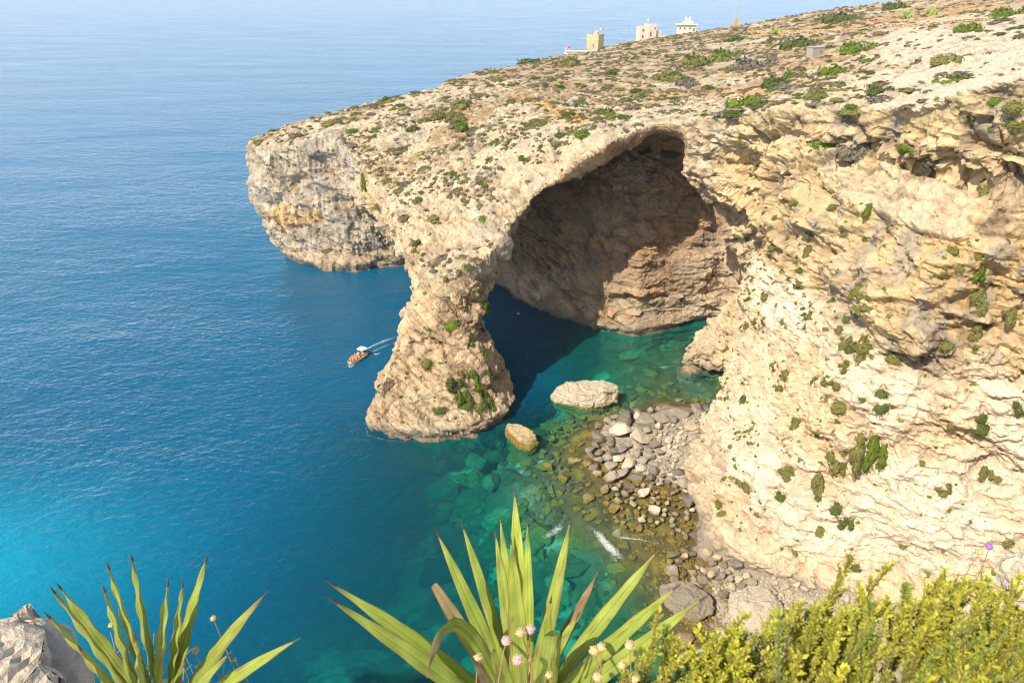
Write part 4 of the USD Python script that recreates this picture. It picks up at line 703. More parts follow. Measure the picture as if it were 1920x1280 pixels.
for u, v, w_, h_, m, lab in SPOTS:
    p = P(u, v + h_ * .25, .35); t = (p - EYE) @ np.array([0, COS, -SIN]); w = w_ / F * t; hh_ = h_ / F * t
    d = max(hh_ * .85, w * .55); hgt = min(w, d) * .62
    put_stone(int(rr.integers(0, 9)), m, lab, p[0], p[1] + .1, w * 1.08, d * 1.1, hgt, rr.uniform(-.3, .3), z=min(max(GROUND(p[0], p[1]), -.5), 1.4)); TAKEN.append((p[0], p[1], (w + d) / 4))
def inside_poly(poly, p): return sdf2(p[:, 0], p[:, 1], poly) < 0
def heap(polypx, n, size, mats, label, group, seed, indiv=True, overlap=.72, zoff=0.0, hr=.62, name="boulder"):
    poly = [xy(u, v, .4) for u, v in polypx]; a = np.array(poly); r = np.random.default_rng(seed); out = []
    for _ in range(60):
        p = np.stack([r.uniform(a[:, 0].min(), a[:, 0].max(), 400), r.uniform(a[:, 1].min(), a[:, 1].max(), 400)], 1); p = p[inside_poly(poly, p)]
        for x, y in p:
            s = size[0] * (size[1] / size[0]) ** r.power(.6)
            if len(out) < n and all((x - q[0]) ** 2 + (y - q[1]) ** 2 > (overlap * (s / 2 + q[2])) ** 2 for q in TAKEN + out): out.append((x, y, s / 2))
        if len(out) >= n: break
    out.sort(key=lambda q: -q[2])
    if indiv:
        for x, y, s in out:
            w = 2 * s * r.uniform(.9, 1.25); m = mats[int(r.integers(0, len(mats)))]
            fx = int(np.clip((x - a[:, 0].min()) / np.ptp(a[:, 0]) * 3, 0, 2)); fy = int(np.clip((y - a[:, 1].min()) / np.ptp(a[:, 1]) * 4, 0, 3)); fs = int(np.clip((2 * s - size[0]) / (size[1] - size[0]) * 3, 0, 2))
            where = ["small", "middling", "large"][fs], f'{["seaward side", "middle", "cliff side"][fx]}, {["nearest", "nearer", "farther", "farthest"][fy]} quarter'
            put_stone(int(r.integers(0, 9)), m, where[0] + " " + label.replace("stone", SHADE[m]) + ", " + where[1], x, y, w, 2 * s * r.uniform(.75, 1.05), 2 * s * hr * r.uniform(.8, 1.2), r.uniform(0, 3.1), f"{where[0]} {SHADE[m]} {group}, {where[1]}", z=max(GROUND(x, y), -.6) + zoff, tilt=.35, name=name)
        TAKEN.extend(out)
    else:
        pi = UsdGeom.PointInstancer.Define(stage, path_for(name)); pr = []
        for m in mats:
            for k in (1, 4, 6): pr.append(obj("stone", ST[k], m, pi.GetPrim()).GetPath())
        pi.CreatePrototypesRel().SetTargets(pr); N = len(out); o = np.array(out)
        pi.CreateProtoIndicesAttr(Vt.IntArray(r.integers(0, len(pr), N).tolist()))
        gz = np.maximum(seabed_z(o[:, 0], o[:, 1])[0], -.7) + zoff
        pi.CreatePositionsAttr(Vt.Vec3fArray.FromNumpy(np.stack([o[:, 0], o[:, 1], gz + o[:, 2] * .15], 1).astype(np.float32)))
        pi.CreateScalesAttr(Vt.Vec3fArray.FromNumpy((o[:, 2:3] * np.stack([r.uniform(.9, 1.3, N), r.uniform(.7, 1.0, N), r.uniform(.5, .8, N)], 1)).astype(np.float32)))
        pi.CreateOrientationsAttr(Vt.QuathArray([Gf.Quath(math.cos(a / 2), 0, 0, math.sin(a / 2)) for a in r.uniform(0, 3.1, N)]))
        tag(pi, label, "stones", kind="stuff")
SHADE = {"stone_grey": "grey", "stone_pale": "pale", "stone_tan": "tan", "stone_yellow": "yellow weedy", "stone_sunk": "sunken", "stone_weed": "brown weedy"}
HEAP = [(1120, 800), (1175, 772), (1240, 766), (1330, 768), (1262, 800), (1215, 815), (1240, 862), (1225, 905), (1165, 912), (1120, 895), (1105, 850)]
heap(HEAP, 80, (1.9, 4.8), ["stone_grey"] * 4 + ["stone_pale"], "stone boulder in the dark beach pile", "boulders of the dark pile on the stony beach", 601, zoff=.45)
heap([(1195, 790), (1345, 778), (1350, 850), (1300, 905), (1240, 890), (1200, 850)], 120, (.75, 1.5), ["stone_pale", "stone_pale", "stone_tan"], "stone cobble of the bright inner beach", "cobbles on the inner beach", 602, zoff=.2, name="cobble")
heap([(1140, 885), (1290, 890), (1300, 960), (1290, 1010), (1230, 1000), (1165, 985), (1130, 930)], 85, (.9, 2.7), ["stone_grey", "stone_grey", "stone_pale", "stone_yellow"], "stone boulder in the weedy pool", "boulders in the weedy pool", 603, zoff=.5)
heap([(1250, 1030), (1345, 1030), (1390, 1075), (1410, 1100), (1350, 1120), (1260, 1090)], 34, (1.3, 3.0), ["stone_grey", "stone_grey", "stone_tan"], "stone boulder of the lower heap", "boulders of the lower heap", 604, zoff=.4)
heap([(1440, 1100), (1540, 1115), (1700, 1140), (1900, 1150), (1900, 1260), (1440, 1260)], 110, (.9, 3.0), ["stone_tan", "stone_pale"], "stone rubble block behind the yellow shrubs", "rubble blocks behind the yellow shrubs", 605, zoff=.3)
heap([(1020, 800), (1110, 775), (1120, 880), (1150, 940), (1240, 1010), (1270, 1060), (1240, 1200), (1180, 1060), (1090, 970), (1060, 890)], 60, (.6, 2.2), ["stone_yellow", "stone_weed"], "stone rock awash in the shallows", "rocks awash in the shallows", 606, overlap=.9)
TAKEN_OLD = list(TAKEN); TAKEN = []
heap([(1110, 800), (1180, 775), (1345, 768), (1350, 850), (1320, 900), (1290, 960), (1290, 1060), (1400, 1110), (1560, 1150), (1560, 1250), (1300, 1250), (1250, 1100), (1200, 1000), (1120, 900)], 2600, (.25, .75), ["stone_pale", "stone_grey", "stone_tan"], "small stones and shingle filling the beach between the boulders", None, 607, False, .62, .02, name="shingle")
TAKEN = []
heap([(1245, 1030), (1345, 1025), (1400, 1080), (1560, 1120), (1900, 1150), (1900, 1260), (1300, 1260), (1250, 1120)], 1800, (.3, .85), ["stone_pale", "stone_tan", "stone_tan"], "small stones and shingle between the boulders of the lower beach", None, 608, False, .62, .05, name="shingle")
TAKEN = []
# boulders under water
SUNK = [(830, 905, 100, 46, -2.6), (893, 857, 46, 36, -1.2), (888, 922, 96, 52, -2.4), (965, 882, 66, 46, -1.4), (930, 842, 60, 30, -1.8), (1002, 922, 70, 60, -1.2), (990, 860, 40, 26, -.9), (780, 850, 60, 26, -4.5), (920, 895, 36, 36, -2.0), (1052, 1092, 60, 60, -2.0), (1075, 1050, 80, 40, -1.4), (1130, 1105, 60, 36, -1.6), (1020, 985, 84, 50, -.35), (1165, 1050, 120, 54, -.5), (1060, 800, 60, 30, -.9),
        (1230, 690, 70, 24, -1.6), (1180, 740, 60, 20, -1.0), (1330, 735, 40, 16, -.7), (1190, 655, 80, 22, -2.6), (1270, 640, 60, 18, -2.0), (1100, 1180, 80, 40, -3.0), (990, 1110, 70, 44, -3.4), (850, 985, 80, 40, -4.5), (945, 960, 70, 44, -3.0), (1040, 940, 40, 30, -.9), (1205, 1150, 60, 40, -.8), (1240, 1220, 70, 50, -.7), (1045, 820, 40, 24, -.8), (1085, 1000, 60, 40, -.7), (1200, 1085, 60, 40, -.4), (1150, 760, 40, 14, -.6), (1250, 755, 40, 12, -.3), (740, 960, 90, 40, -7), (660, 1030, 90, 40, -8), (820, 1060, 90, 50, -6.5), (900, 1060, 70, 40, -5.5)]
for i, (u, v, w_, h_, zt) in enumerate(SUNK):
    p = P(u, v, zt); t = (p - EYE) @ np.array([0, COS, -SIN]); w, d = w_ / F * t, h_ / F * t * 1.7; hgt = min(w, d) * .7
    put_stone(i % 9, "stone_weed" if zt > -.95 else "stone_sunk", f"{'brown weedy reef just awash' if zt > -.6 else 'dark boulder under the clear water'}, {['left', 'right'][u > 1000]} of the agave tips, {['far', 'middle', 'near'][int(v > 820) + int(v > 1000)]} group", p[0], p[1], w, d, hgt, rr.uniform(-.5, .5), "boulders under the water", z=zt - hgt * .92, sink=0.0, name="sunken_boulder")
r = np.random.default_rng(88)
pi = UsdGeom.PointInstancer.Define(stage, path_for("sunken_stones")); prs = [obj("stone", ST[k], m, pi.GetPrim()).GetPath() for k in (0, 3, 7) for m in ("stone_sunk", "stone_weed")]
pl_ = np.array([xy(u, v, -1.5) for u, v in [(1030, 760), (1360, 640), (1360, 760), (1120, 790), (1110, 880), (1230, 1010), (1240, 1240), (950, 1240), (860, 1020), (800, 900), (900, 830), (1000, 800)]])
q = np.stack([r.uniform(pl_[:, 0].min(), pl_[:, 0].max(), 4000), r.uniform(pl_[:, 1].min(), pl_[:, 1].max(), 4000)], 1); q = q[inside_poly(pl_, q)][:1300]
gz = seabed_z(q[:, 0], q[:, 1])[0]; ok = (gz < -.35) & (fbm(np.column_stack([q / 4, q[:, 0] * 0]), 2, 89) > .43); q, gz = q[ok], gz[ok]; s = .35 + 1.3 * r.power(.45, len(q)); s = np.minimum(s, .3 - gz * .55)
pi.CreatePrototypesRel().SetTargets(prs); pi.CreateProtoIndicesAttr(Vt.IntArray(r.integers(0, 6, len(q)).tolist()))
pi.CreatePositionsAttr(Vt.Vec3fArray.FromNumpy(np.column_stack([q, gz + s * .1]).astype(np.float32))); pi.CreateScalesAttr(Vt.Vec3fArray.FromNumpy((s[:, None] * np.stack([r.uniform(.8, 1.5, len(q)), r.uniform(.7, 1.1, len(q)), r.uniform(.4, .7, len(q))], 1)).astype(np.float32)))
pi.CreateOrientationsAttr(Vt.QuathArray([Gf.Quath(math.cos(a / 2), 0, 0, math.sin(a / 2)) for a in r.uniform(0, 3.1, len(q))])); tag(pi, "dark weed covered stones on the bottom of the green shallows", "stones", kind="stuff")

# ------------------------------------------------------------------ foam: a broken wave on the reef, and the boat's wake
MAT["foam"] = usdkit.material(stage, "/World/Looks/foam", {"g": ("geometry", {}), "n": ("noise_texture", {"scale": 5.0, "detail": 7, "roughness": .8, "distortion": 1.2}), "a": ("attribute", {"attribute": "froth"}), "s": ("math", {"math_type": "add"}), "k": ("map_range", {"from_min": .96, "from_max": 1.14, "to_min": 0, "to_max": .9, "clamp": True}),
    "t": ("transparent_bsdf", {}), "d": ("diffuse_bsdf", {"color": (.8, .82, .82)}), "m": ("mix_closure", {})}, [("g.position", "n.vector"), ("n.fac", "s.value1"), ("a.fac", "s.value2"), ("s.value", "k.value"), ("k.result", "m.fac"), ("t.BSDF", "m.closure1"), ("d.BSDF", "m.closure2")], surface="m.closure")
def foam(label, line, width, strength, z=.06, cat="foam"):
    L = np.array([xy(u, v) for u, v in line]); seg = np.concatenate([[0], np.cumsum(np.linalg.norm(np.diff(L, axis=0), axis=1))]); n = max(8, int(seg[-1] / .3)); tt = np.linspace(0, seg[-1], n)
    c = np.stack([np.interp(tt, seg, L[:, 0]), np.interp(tt, seg, L[:, 1])], 1); d = np.gradient(c, axis=0); d /= np.linalg.norm(d, axis=1, keepdims=True); nn = np.stack([-d[:, 1], d[:, 0]], 1)
    m = 9; o = np.linspace(-1, 1, m); W = np.interp(tt / seg[-1], np.linspace(0, 1, len(width)), width); S = np.interp(tt / seg[-1], np.linspace(0, 1, len(strength)), strength)
    v = np.concatenate([c[:, None] + nn[:, None] * (o[None, :, None] * W[:, None, None]), np.full((n, m, 1), z)], 2); v[:, :, 2] += .05 * fbm(v.reshape(-1, 3) * 1.3, 2, 5).reshape(n, m)
    fr = S[:, None] * (1 - o[None] ** 2) + 0 * v[:, :, 0]
    i, j = np.meshgrid(np.arange(n - 1), np.arange(m - 1), indexing="ij"); q = np.stack([i * m + j, (i + 1) * m + j, (i + 1) * m + j + 1, i * m + j + 1], -1).reshape(-1, 4)
    o_ = obj("foam", (v.reshape(-1, 3), q), "foam", None, True, label=label, cat=cat, kind="stuff"); primvar(UsdGeom.Mesh(o_), "froth", fr.ravel())
foam("white broken wave running along the weedy reef", [(1106, 985), (1125, 1005), (1142, 1026), (1168, 1050)], [.7, 1.2, 1.5, 1.0], [.42, .56, .58, .45])
foam("white froth on the brown reef left of the broken wave", [(1015, 1010), (1035, 1000), (1050, 988), (1056, 975)], [.8, 1.2, 1.2, .7], [.42, .5, .53, .42])
foam("thin froth along the weedy shallows right of the broken wave", [(1140, 1000), (1165, 1008), (1200, 1012), (1240, 1020)], [.5, .5, .5, .4], [.4, .55, .48, .45])
foam("froth at the water's edge below the great slab boulder", [(1255, 1240), (1290, 1225), (1330, 1216), (1390, 1222)], [.5, .7, .6, .5], [.45, .55, .55, .45])
foam("white wake trailing from the boat's left side towards the pillar", [(681, 658), (700, 648), (720, 640), (745, 631)], [.3, .8, 1.2, 1.4], [.58, .52, .52, .4])
foam("white wake trailing from the boat's right side towards the pillar", [(684, 663), (700, 659), (720, 650), (744, 641)], [.3, .6, .8, .9], [.55, .5, .47, .38])
foam("small white wave crest behind the boat", [(700, 663), (706, 665), (712, 662)], [.3, .5, .3], [.5, .62, .5])
foam("bow wave of the excursion boat", [(653, 686), (657, 689), (664, 684), (672, 677)], [.2, .3, .25, .15], [.6, .6, .5, .4])
foam("pale line of foam round the foot of the pillar", [(684, 793), (690, 816), (724, 826), (762, 829), (830, 825), (870, 815), (905, 807)], [.35] * 4, [.42, .46, .42, .46, .4], .05)
#@@END2
#@@OBJ3
# ------------------------------------------------------------------ the excursion boat and the people in it
def cat_mesh(*ms):
    V, Fs, k = [], [], 0
    for m in ms:
        v, f = (np.asarray(m.vertices), np.asarray(m.faces)) if hasattr(m, "vertices") else m
        f = np.asarray(f)
        if f.shape[1] == 4: f = np.vstack([f[:, [0, 1, 2]], f[:, [0, 2, 3]]])
        V.append(v); Fs.append(f + k); k += len(v)
    return np.vstack(V), np.vstack(Fs)
def bx(c, s, rz=0.0, bev=0.0):
    s = np.asarray(s, float)
    if bev:
        b = bev; h = s / 2; pts = [(x * (h[0] - b * i), y * (h[1] - b * j), z * (h[2] - b * k)) for x in (-1, 1) for y in (-1, 1) for z in (-1, 1) for i, j, k in ((0, 1, 1), (1, 0, 1), (1, 1, 0))]
        m = trimesh.convex.convex_hull(np.array(pts))
    else: m = trimesh.creation.box(s)
    m = m.copy()
    if rz: m.apply_transform(trimesh.transformations.rotation_matrix(rz, [0, 0, 1]))
    m.apply_translation(c); return m
def rod(a, b, r, n=8, r2=None):
    a, b = np.asarray(a, float), np.asarray(b, float); d = b - a; L = np.linalg.norm(d); d /= L
    u = np.cross(d, [0, 0, 1] if abs(d[2]) < .9 else [1, 0, 0]); u /= np.linalg.norm(u); w = np.cross(d, u); t = np.arange(n) / n * 2 * np.pi
    ring = np.cos(t)[:, None] * u + np.sin(t)[:, None] * w; r2 = r if r2 is None else r2
    v = np.vstack([a + ring * r, b + ring * r2, a, b]); f = []
    for i in range(n):
        j = (i + 1) % n; f += [(i, j, n + j), (i, n + j, n + i), (2 * n, j, i), (2 * n + 1, n + i, n + j)]
    return v, np.array(f)
plain("hull_white", (.62, .62, .60), .45, .06); plain("hull_yellow", (.75, .42, .03), .45, .06); plain("wood_deck", (.32, .22, .12), .7, .2); plain("canopy_white", (.82, .82, .80), .7, .03); plain("steel", (.45, .46, .47), .4, .1); plain("motor_black", (.03, .03, .03), .4, .1)
plain("vest_orange", (.80, .20, .04), .75, .08); plain("skin", (.50, .30, .21), .6, .06); plain("hair_dark", (.05, .035, .025), .7, .1); plain("cloth_blue", (.10, .16, .28), .85, .1); plain("cloth_white", (.7, .69, .66), .85, .06); plain("cloth_dark", (.05, .05, .07), .85, .1)
bow, stern = P(654, 682, .3), P(684, 662, .3); bd = (stern - bow)[:2]; BL = float(np.linalg.norm(bd)); yaw = math.atan2(bd[1], bd[0]); bmid = (bow + stern) / 2
BLn = max(BL, 5.1); sc_ = BLn / 6.0
bt = prim_of(thing("excursion_boat", "small open yellow and white excursion boat full of passengers, left of the pillar", "boat", (bmid[0], bmid[1], 0.0), yaw, scale=sc_))
# hull along +x from bow (-3) to stern (3): sections from keel to gunwale
xs = np.linspace(-3, 3, 17); hw = 1.12 * np.clip(1 - np.abs((xs - .9) / 4.0) ** 2.4, .0, 1) ** .6; hw[0] = .05; sheer = .62 + .035 * (xs - .8) ** 2 * np.where(xs < .8, 1, .55); keel = -.28 + .32 * np.clip((-xs - 2.2) / .8, 0, 1) ** 2
def loft(rows, closed=False):
    R_, n = len(rows), len(rows[0]); v = np.array(rows).reshape(-1, 3); i, j = np.meshgrid(np.arange(R_ - 1), np.arange(n - 1), indexing="ij")
    return v, np.stack([i * n + j, (i + 1) * n + j, (i + 1) * n + j + 1, i * n + j + 1], -1).reshape(-1, 4)
sec = lambda x, w, h, k, a, b: [(x, w * math.sin(t) ** .7 if t >= 0 else -w * math.sin(-t) ** .7, k + (h - k) * (1 - math.cos(t)) ** 1.0) for t in np.linspace(a, b, 13)]
low = loft([sec(x, w * .97, h - .2, k, -1.57, 1.57) for x, w, h, k in zip(xs, hw, sheer, keel)])
tr_ = trimesh.convex.convex_hull(np.array([(2.99, y, z) for y, z in ((-.9, .5), (.9, .5), (.6, -.05), (-.6, -.05))] + [(3.05, y, z) for y, z in ((-.9, .6), (.9, .6), (.6, -.02), (-.6, -.02))]))
obj("hull", cat_mesh(low, tr_), "hull_white", bt, True)
up = loft([[(x, s * w * a, h + z) for a, z in ((.965, -.215), (1.0, -.19), (1.035, 0), (1.0, .03), (.92, .03), (.90, -.2))] for x, w, h in zip(xs, hw, sheer) for s in (1,)])
dn = loft([[(x, -w * a, h + z) for a, z in ((.965, -.215), (1.0, -.19), (1.035, 0), (1.0, .03), (.92, .03), (.90, -.2))] for x, w, h in zip(xs, hw, sheer)])
stem = bx((-3.02, 0, .78), (.14, .12, .7), 0, .02)
obj("gunwale", cat_mesh(up, dn, stem), "hull_yellow", bt, False)
obj("deck", loft([[(x, -w * .92, .12), (x, w * .92, .12)] for x, w in zip(xs[1:], hw[1:])]), "wood_deck", bt)
for xb in (-1.7, -.75, .2, 1.15): obj("bench", bx((xb, 0, .38), (.32, 1.5 * float(np.interp(xb, xs, hw)), .06), 0, .01), "wood_deck", bt)
for px_, py_ in ((1.35, .72), (1.35, -.72), (2.65, .6), (2.65, -.6)): obj("canopy_post", rod((px_, py_, .5), (px_, py_, 1.98), .03), "steel", bt)
obj("canopy", bx((2.0, 0, 2.03), (1.75, 1.8, .09), 0, .03), "canopy_white", bt)
mt = prim_of(obj("outboard_motor", cat_mesh(bx((3.22, 0, .72), (.3, .34, .42), 0, .05), bx((3.24, 0, .25), (.14, .12, .7), 0, .02)), "motor_black", bt))
def person_mesh(rs):
    """A seated figure: hull of spheres along every bone, one skin."""
    J = dict(hip=(0, 0, .0, .15), waist=(0, 0, .16, .13), chest=(0, 0, .38, .155), neck=(0, 0, .55, .055), head=(-.02, 0, .70, .098), crown=(0, 0, .76, .092), jaw=(-.055, 0, .635, .058))
    for s, n in ((1, "l"), (-1, "r")):
        J |= {f"sh{n}": (0, .17 * s, .47, .066), f"el{n}": (-.10 + rs.uniform(-.05, .05), .24 * s, .22, .045), f"wr{n}": (-.30, .15 * s, .14 + rs.uniform(0, .08), .034), f"ha{n}": (-.38, .13 * s, .13, .038), f"th{n}": (0, .09 * s, -.01, .1), f"kn{n}": (-.42, .11 * s, .03, .068), f"an{n}": (-.40, .11 * s, -.34, .045), f"to{n}": (-.52, .11 * s, -.37, .036)}
    B = [("hip", "waist"), ("waist", "chest"), ("chest", "neck"), ("neck", "head"), ("head", "crown"), ("head", "jaw")]
    for n in "lr": B += [("chest", f"sh{n}"), (f"sh{n}", f"el{n}"), (f"el{n}", f"wr{n}"), (f"wr{n}", f"ha{n}"), ("hip", f"th{n}"), (f"th{n}", f"kn{n}"), (f"kn{n}", f"an{n}"), (f"an{n}", f"to{n}")]
    M = manifold3d.Manifold()
    ball = lambda j: manifold3d.Manifold.sphere(J[j][3], 10).translate(J[j][:3])
    for a, b in B: M = M + manifold3d.Manifold.batch_hull([ball(a), ball(b)])
    m = M.to_mesh(); t = trimesh.Trimesh(m.vert_properties[:, :3], m.tri_verts); trimesh.smoothing.filter_taubin(t, iterations=4)
    return t
PEOPLE = [(-1.7, -.38, "vest_orange", "person in an orange life vest at the bow on the left side"), (-1.7, .36, "vest_orange", "person in an orange life vest at the bow on the right side"), (-.75, -.58, "vest_orange", "person in an orange life vest on the second bench, left side"), (-.75, .02, "vest_orange", "person in an orange life vest in the middle of the second bench"), (-.75, .6, "vest_orange", "person in an orange life vest on the second bench, right side"),
          (.2, -.6, "vest_orange", "person in an orange life vest on the third bench, left side"), (.2, .02, "vest_orange", "person in an orange life vest in the middle of the third bench"), (.2, .62, "vest_orange", "person in an orange life vest on the third bench, right side"), (1.15, .5, "cloth_white", "person in a white top on the last bench before the canopy"), (2.4, -.2, "cloth_blue", "person in blue steering under the white canopy at the stern")]
prs_ = np.random.default_rng(5)
for x, y, vest, lab in PEOPLE:
    c, s = math.cos(yaw), math.sin(yaw); X, Y_ = x * sc_, y * sc_; z0 = (.41 if x < 2 else .62) * sc_ + .13
    t = prim_of(thing("person", lab, "person", (bmid[0] + c * X - s * Y_, bmid[1] + s * X + c * Y_, z0), yaw + prs_.uniform(-.35, .35), "people sitting in the boat"))
    b = person_mesh(prs_); obj("body", b, "skin", t, True)
    v_ = trimesh.convex.convex_hull(np.array([(a * .18 - .0, bb * .2, zz) for a in (-1, 1) for bb in (-1, 1) for zz in (.12, .46)] + [(a * .21, bb * .14, .3) for a in (-1, 1) for bb in (-1, 1)] + [(0, bb * .12, .53) for bb in (-1, 1)]))
    obj("life_vest" if vest == "vest_orange" else "shirt", v_, vest, t, True)
    obj("trousers", trimesh.convex.convex_hull(np.array([(a, bb, zz) for bb in (-.2, .2) for a, zz in ((.16, -.1), (.16, .1), (-.45, .1), (-.45, -.05))])), ["cloth_dark", "cloth_blue", "cloth_white"][int(prs_.integers(0, 3))], t, True)
    hm = trimesh.creation.icosphere(2, .112); hv = np.array(hm.vertices); keep = (hv[hm.faces].mean(1) @ np.array([.75, 0, .66])) > .015
    hm = trimesh.Trimesh(hv * (1, .95, 1) + (.005, 0, .73), hm.faces[keep]); obj("hair", hm, "hair_dark", t, True)

# ------------------------------------------------------------------ the houses on the far shore
plain("stone_wall", (.50, .39, .22), .9, .12, 1.2); plain("stone_wall_light", (.66, .58, .44), .9, .1, 1.2); plain("white_wall", (.60, .54, .41), .85, .06, .8); plain("opening_dark", (.04, .035, .03), .6, .2); plain("glass_dark", (.05, .06, .07), .15, .2); plain("asphalt_roof", (.10, .095, .09), .9, .1); plain("concrete", (.34, .31, .25), .9, .15, 1.5)
plain("orange_paint", (.75, .36, .03), .6, .1); plain("pole_grey", (.35, .36, .37), .5, .1); plain("pink_cloth", (.65, .10, .30), .8, .1); plain("flag_red", (.6, .05, .05), .8, .1); plain("flag_white", (.75, .75, .75), .8, .05); plain("wood_door", (.20, .12, .06), .7, .2)
def spot(u, v, y): q = Y(u, v, y); return q
def window(t, name, c, w, h, face, frame_mat="stone_wall_light", depth=.18):
    """A recessed opening: a frame proud of the wall with a dark pane set back in it. face: 'y' looks to -y, 'x' looks to -x."""
    sx, sy = (1, 0) if face == "y" else (0, 1); fx, fy = (0, -1) if face == "y" else (-1, 0)
    c = np.array(c, float); rail = .14
    def bar(du, dz, lu, lz): return bx(c + np.array([sx * du + fx * .05, sy * du + fy * .05, dz]), (lu if sx else .14, .14 if sx else lu, lz))
    f = obj(name, cat_mesh(bar(-w / 2 - rail / 2, 0, rail, h + 2 * rail), bar(w / 2 + rail / 2, 0, rail, h + 2 * rail), bar(0, h / 2 + rail / 2, w, rail), bar(0, -h / 2 - rail / 2, w, rail)), frame_mat, t)
    obj("pane" if name == "window" else "leaf", bx(c + np.array([fx * .012, fy * .012, 0]), (w if sx else .02, .02 if sx else w, h)), "glass_dark" if name == "window" else "wood_door", prim_of(f))
# watch tower, turned so that two sides show
tb = spot(1118, 93, 428); TZ = tb[2]
tw = prim_of(thing("watch_tower", "square golden stone watch tower with a small cupola, standing on a walled terrace", "tower", (tb[0] - .5, tb[1] + 3, TZ), math.radians(-32), scale=.8))
W2 = 4.6; body = [bx((0, 0, 4.0), (2 * W2, 2 * W2, 10.0), 0, .05)]
obj("wall", cat_mesh(*body), "stone_wall", tw)
obj("cornice", cat_mesh(*[bx(c, s) for c, s in (((0, -W2 - .12, 6.6), (2 * W2 + .5, .26, .35)), ((0, W2 + .12, 6.6), (2 * W2 + .5, .26, .35)), ((-W2 - .12, 0, 6.6), (.26, 2 * W2, .35)), ((W2 + .12, 0, 6.6), (.26, 2 * W2, .35)))]), "stone_wall_light", tw)
for k, (c, s) in enumerate((((0, -W2 + .2, 9.5), (2 * W2, .4, 1.0)), ((0, W2 - .2, 9.5), (2 * W2, .4, 1.0)), ((-W2 + .2, 0, 9.5), (.4, 2 * W2 - .8, 1.0)), ((W2 - .2, 0, 9.5), (.4, 2 * W2 - .8, 1.0)))): obj("parapet", bx(c, s, 0, .03), "stone_wall", tw)
tr2 = prim_of(obj("turret", bx((.6, .3, 10.1), (2.6, 2.6, 2.1), 0, .05), "stone_wall", tw)); dm = trimesh.creation.icosphere(2, 1.05); dm.apply_translation((.6, .3, 11.1)); obj("dome", dm, "stone_wall_light", tr2, True)
window(tw, "door", (.9, -W2, 2.6), 1.2, 2.6, "y"); window(tw, "window", (-W2, .8, 4.6), .8, 1.0, "x"); window(tw, "window", (1.0, -W2, 7.9), .6, .7, "y")
te = spot(1099, 100, 424)
tr_ = prim_of(thing("tower_terrace", "walled stone terrace with sloping bastion wall under the watch tower", "terrace", (te[0] - 2, te[1] - 1, TZ - 4.6), math.radians(-6)))
hp = trimesh.convex.convex_hull(np.array([(-12.5, -6, -4), (11, -7, -4), (11, 9, -4), (-12.5, 9, -4), (-10, -4, 4.3), (11, -5, 4.3), (11, 8, 4.3), (-10, 8, 4.3)])); obj("bastion_wall", hp, "stone_wall_light", tr_)
obj("terrace_floor", bx((.5, 1.5, 4.36), (20.5, 12.4, .1)), "asphalt_roof", tr_)
for c, s in (((.5, -4.75, 4.75), (20.9, .4, .9)), ((-9.8, 1.5, 4.75), (.4, 12, .9))): obj("parapet", bx(c, s, 0, .03), "stone_wall_light", tr_)
pu = spot(1067, 80, 424); um = prim_of(thing("parasol", "closed pink parasol at the left end of the tower terrace", "parasol", (pu[0], pu[1] - 1, TZ - .3)))
obj("pole", rod((0, 0, 0), (0, 0, 3.0), .06), "pole_grey", um); obj("canopy", cat_mesh(rod((0, 0, 1.6), (0, 0, 2.2), .35, 10, .75), rod((0, 0, 2.2), (0, 0, 3.1), .75, 10, .05)), "pink_cloth", um)
fp = spot(1128, 66, 430); fl = prim_of(thing("flagpole", "flagpole with a red and white flag on the tower roof", "flagpole", (fp[0], fp[1], TZ + 7.2), scale=.85))
obj("pole", rod((0, 0, 0), (0, 0, 4.6), .06, 8, .04), "pole_grey", fl); fg = prim_of(obj("flag", bx((-.5, 0, 4.0), (.9, .04, 1.1)), "flag_white", fl)); obj("red_half", bx((.44, 0, 4.0), (.9, .04, 1.1)), "flag_red", fg)
def house(name, label, u, v, y, rot, build):
    q = spot(u, v, y); t = prim_of(thing(name, label, "house", (q[0], q[1], q[2]), math.radians(rot), scale=.76)); build(t); return t
def two_storey(t):
    obj("wall", cat_mesh(bx((-4.6, .6, 3.6), (6.2, 8, 12.0), 0, .04)), "white_wall", t); obj("wall", bx((2.0, 0, 4.2), (7.0, 9, 13.2), 0, .04), "white_wall", t); obj("wall", bx((8.0, 1, 1.6), (5.0, 7.5, 9), 0, .04), "white_wall", t)
    for c, s in (((2.0, -4.3, 11.1), (7.0, .35, .8)), ((-1.3, 0, 11.1), (.35, 8.2, .8)), ((-4.8, -3.25, 9.9), (5.6, .35, .7)), ((8.2, -2.6, 6.4), (4.6, .3, .7))): obj("parapet", bx(c, s, 0, .03), "white_wall", t)
    window(t, "window", (-5.2, -3.4, 7.2), 1.3, 1.6, "y"); window(t, "window", (-5.2, -3.4, 2.6), 1.3, 1.8, "y"); window(t, "door", (.8, -4.5, 4.4), 1.4, 3.4, "y"); window(t, "window", (4.2, -4.5, 8.6), 1.2, 1.2, "y")
house("white_house", "two storey flat roofed cream house with a tall antenna on its roof", 1213, 75, 446, 12, two_storey)
aq = spot(1214, 50, 446); an = prim_of(thing("antenna_mast", "thin antenna mast on the roof of the two storey house", "antenna", (aq[0], aq[1], aq[2] - 2.2)))
obj("pole", rod((0, 0, 0), (0, 0, 7.2), .13, 8, .06), "pole_grey", an)
for z in (2.6, 4.2, 6.6): obj("crossbar", rod((-.6, 0, z), (.6, 0, z), .06), "pole_grey", an)
obj("panel", bx((0, -.2, 5.6), (.5, .2, 1.5), 0, .04), "flag_white", an)
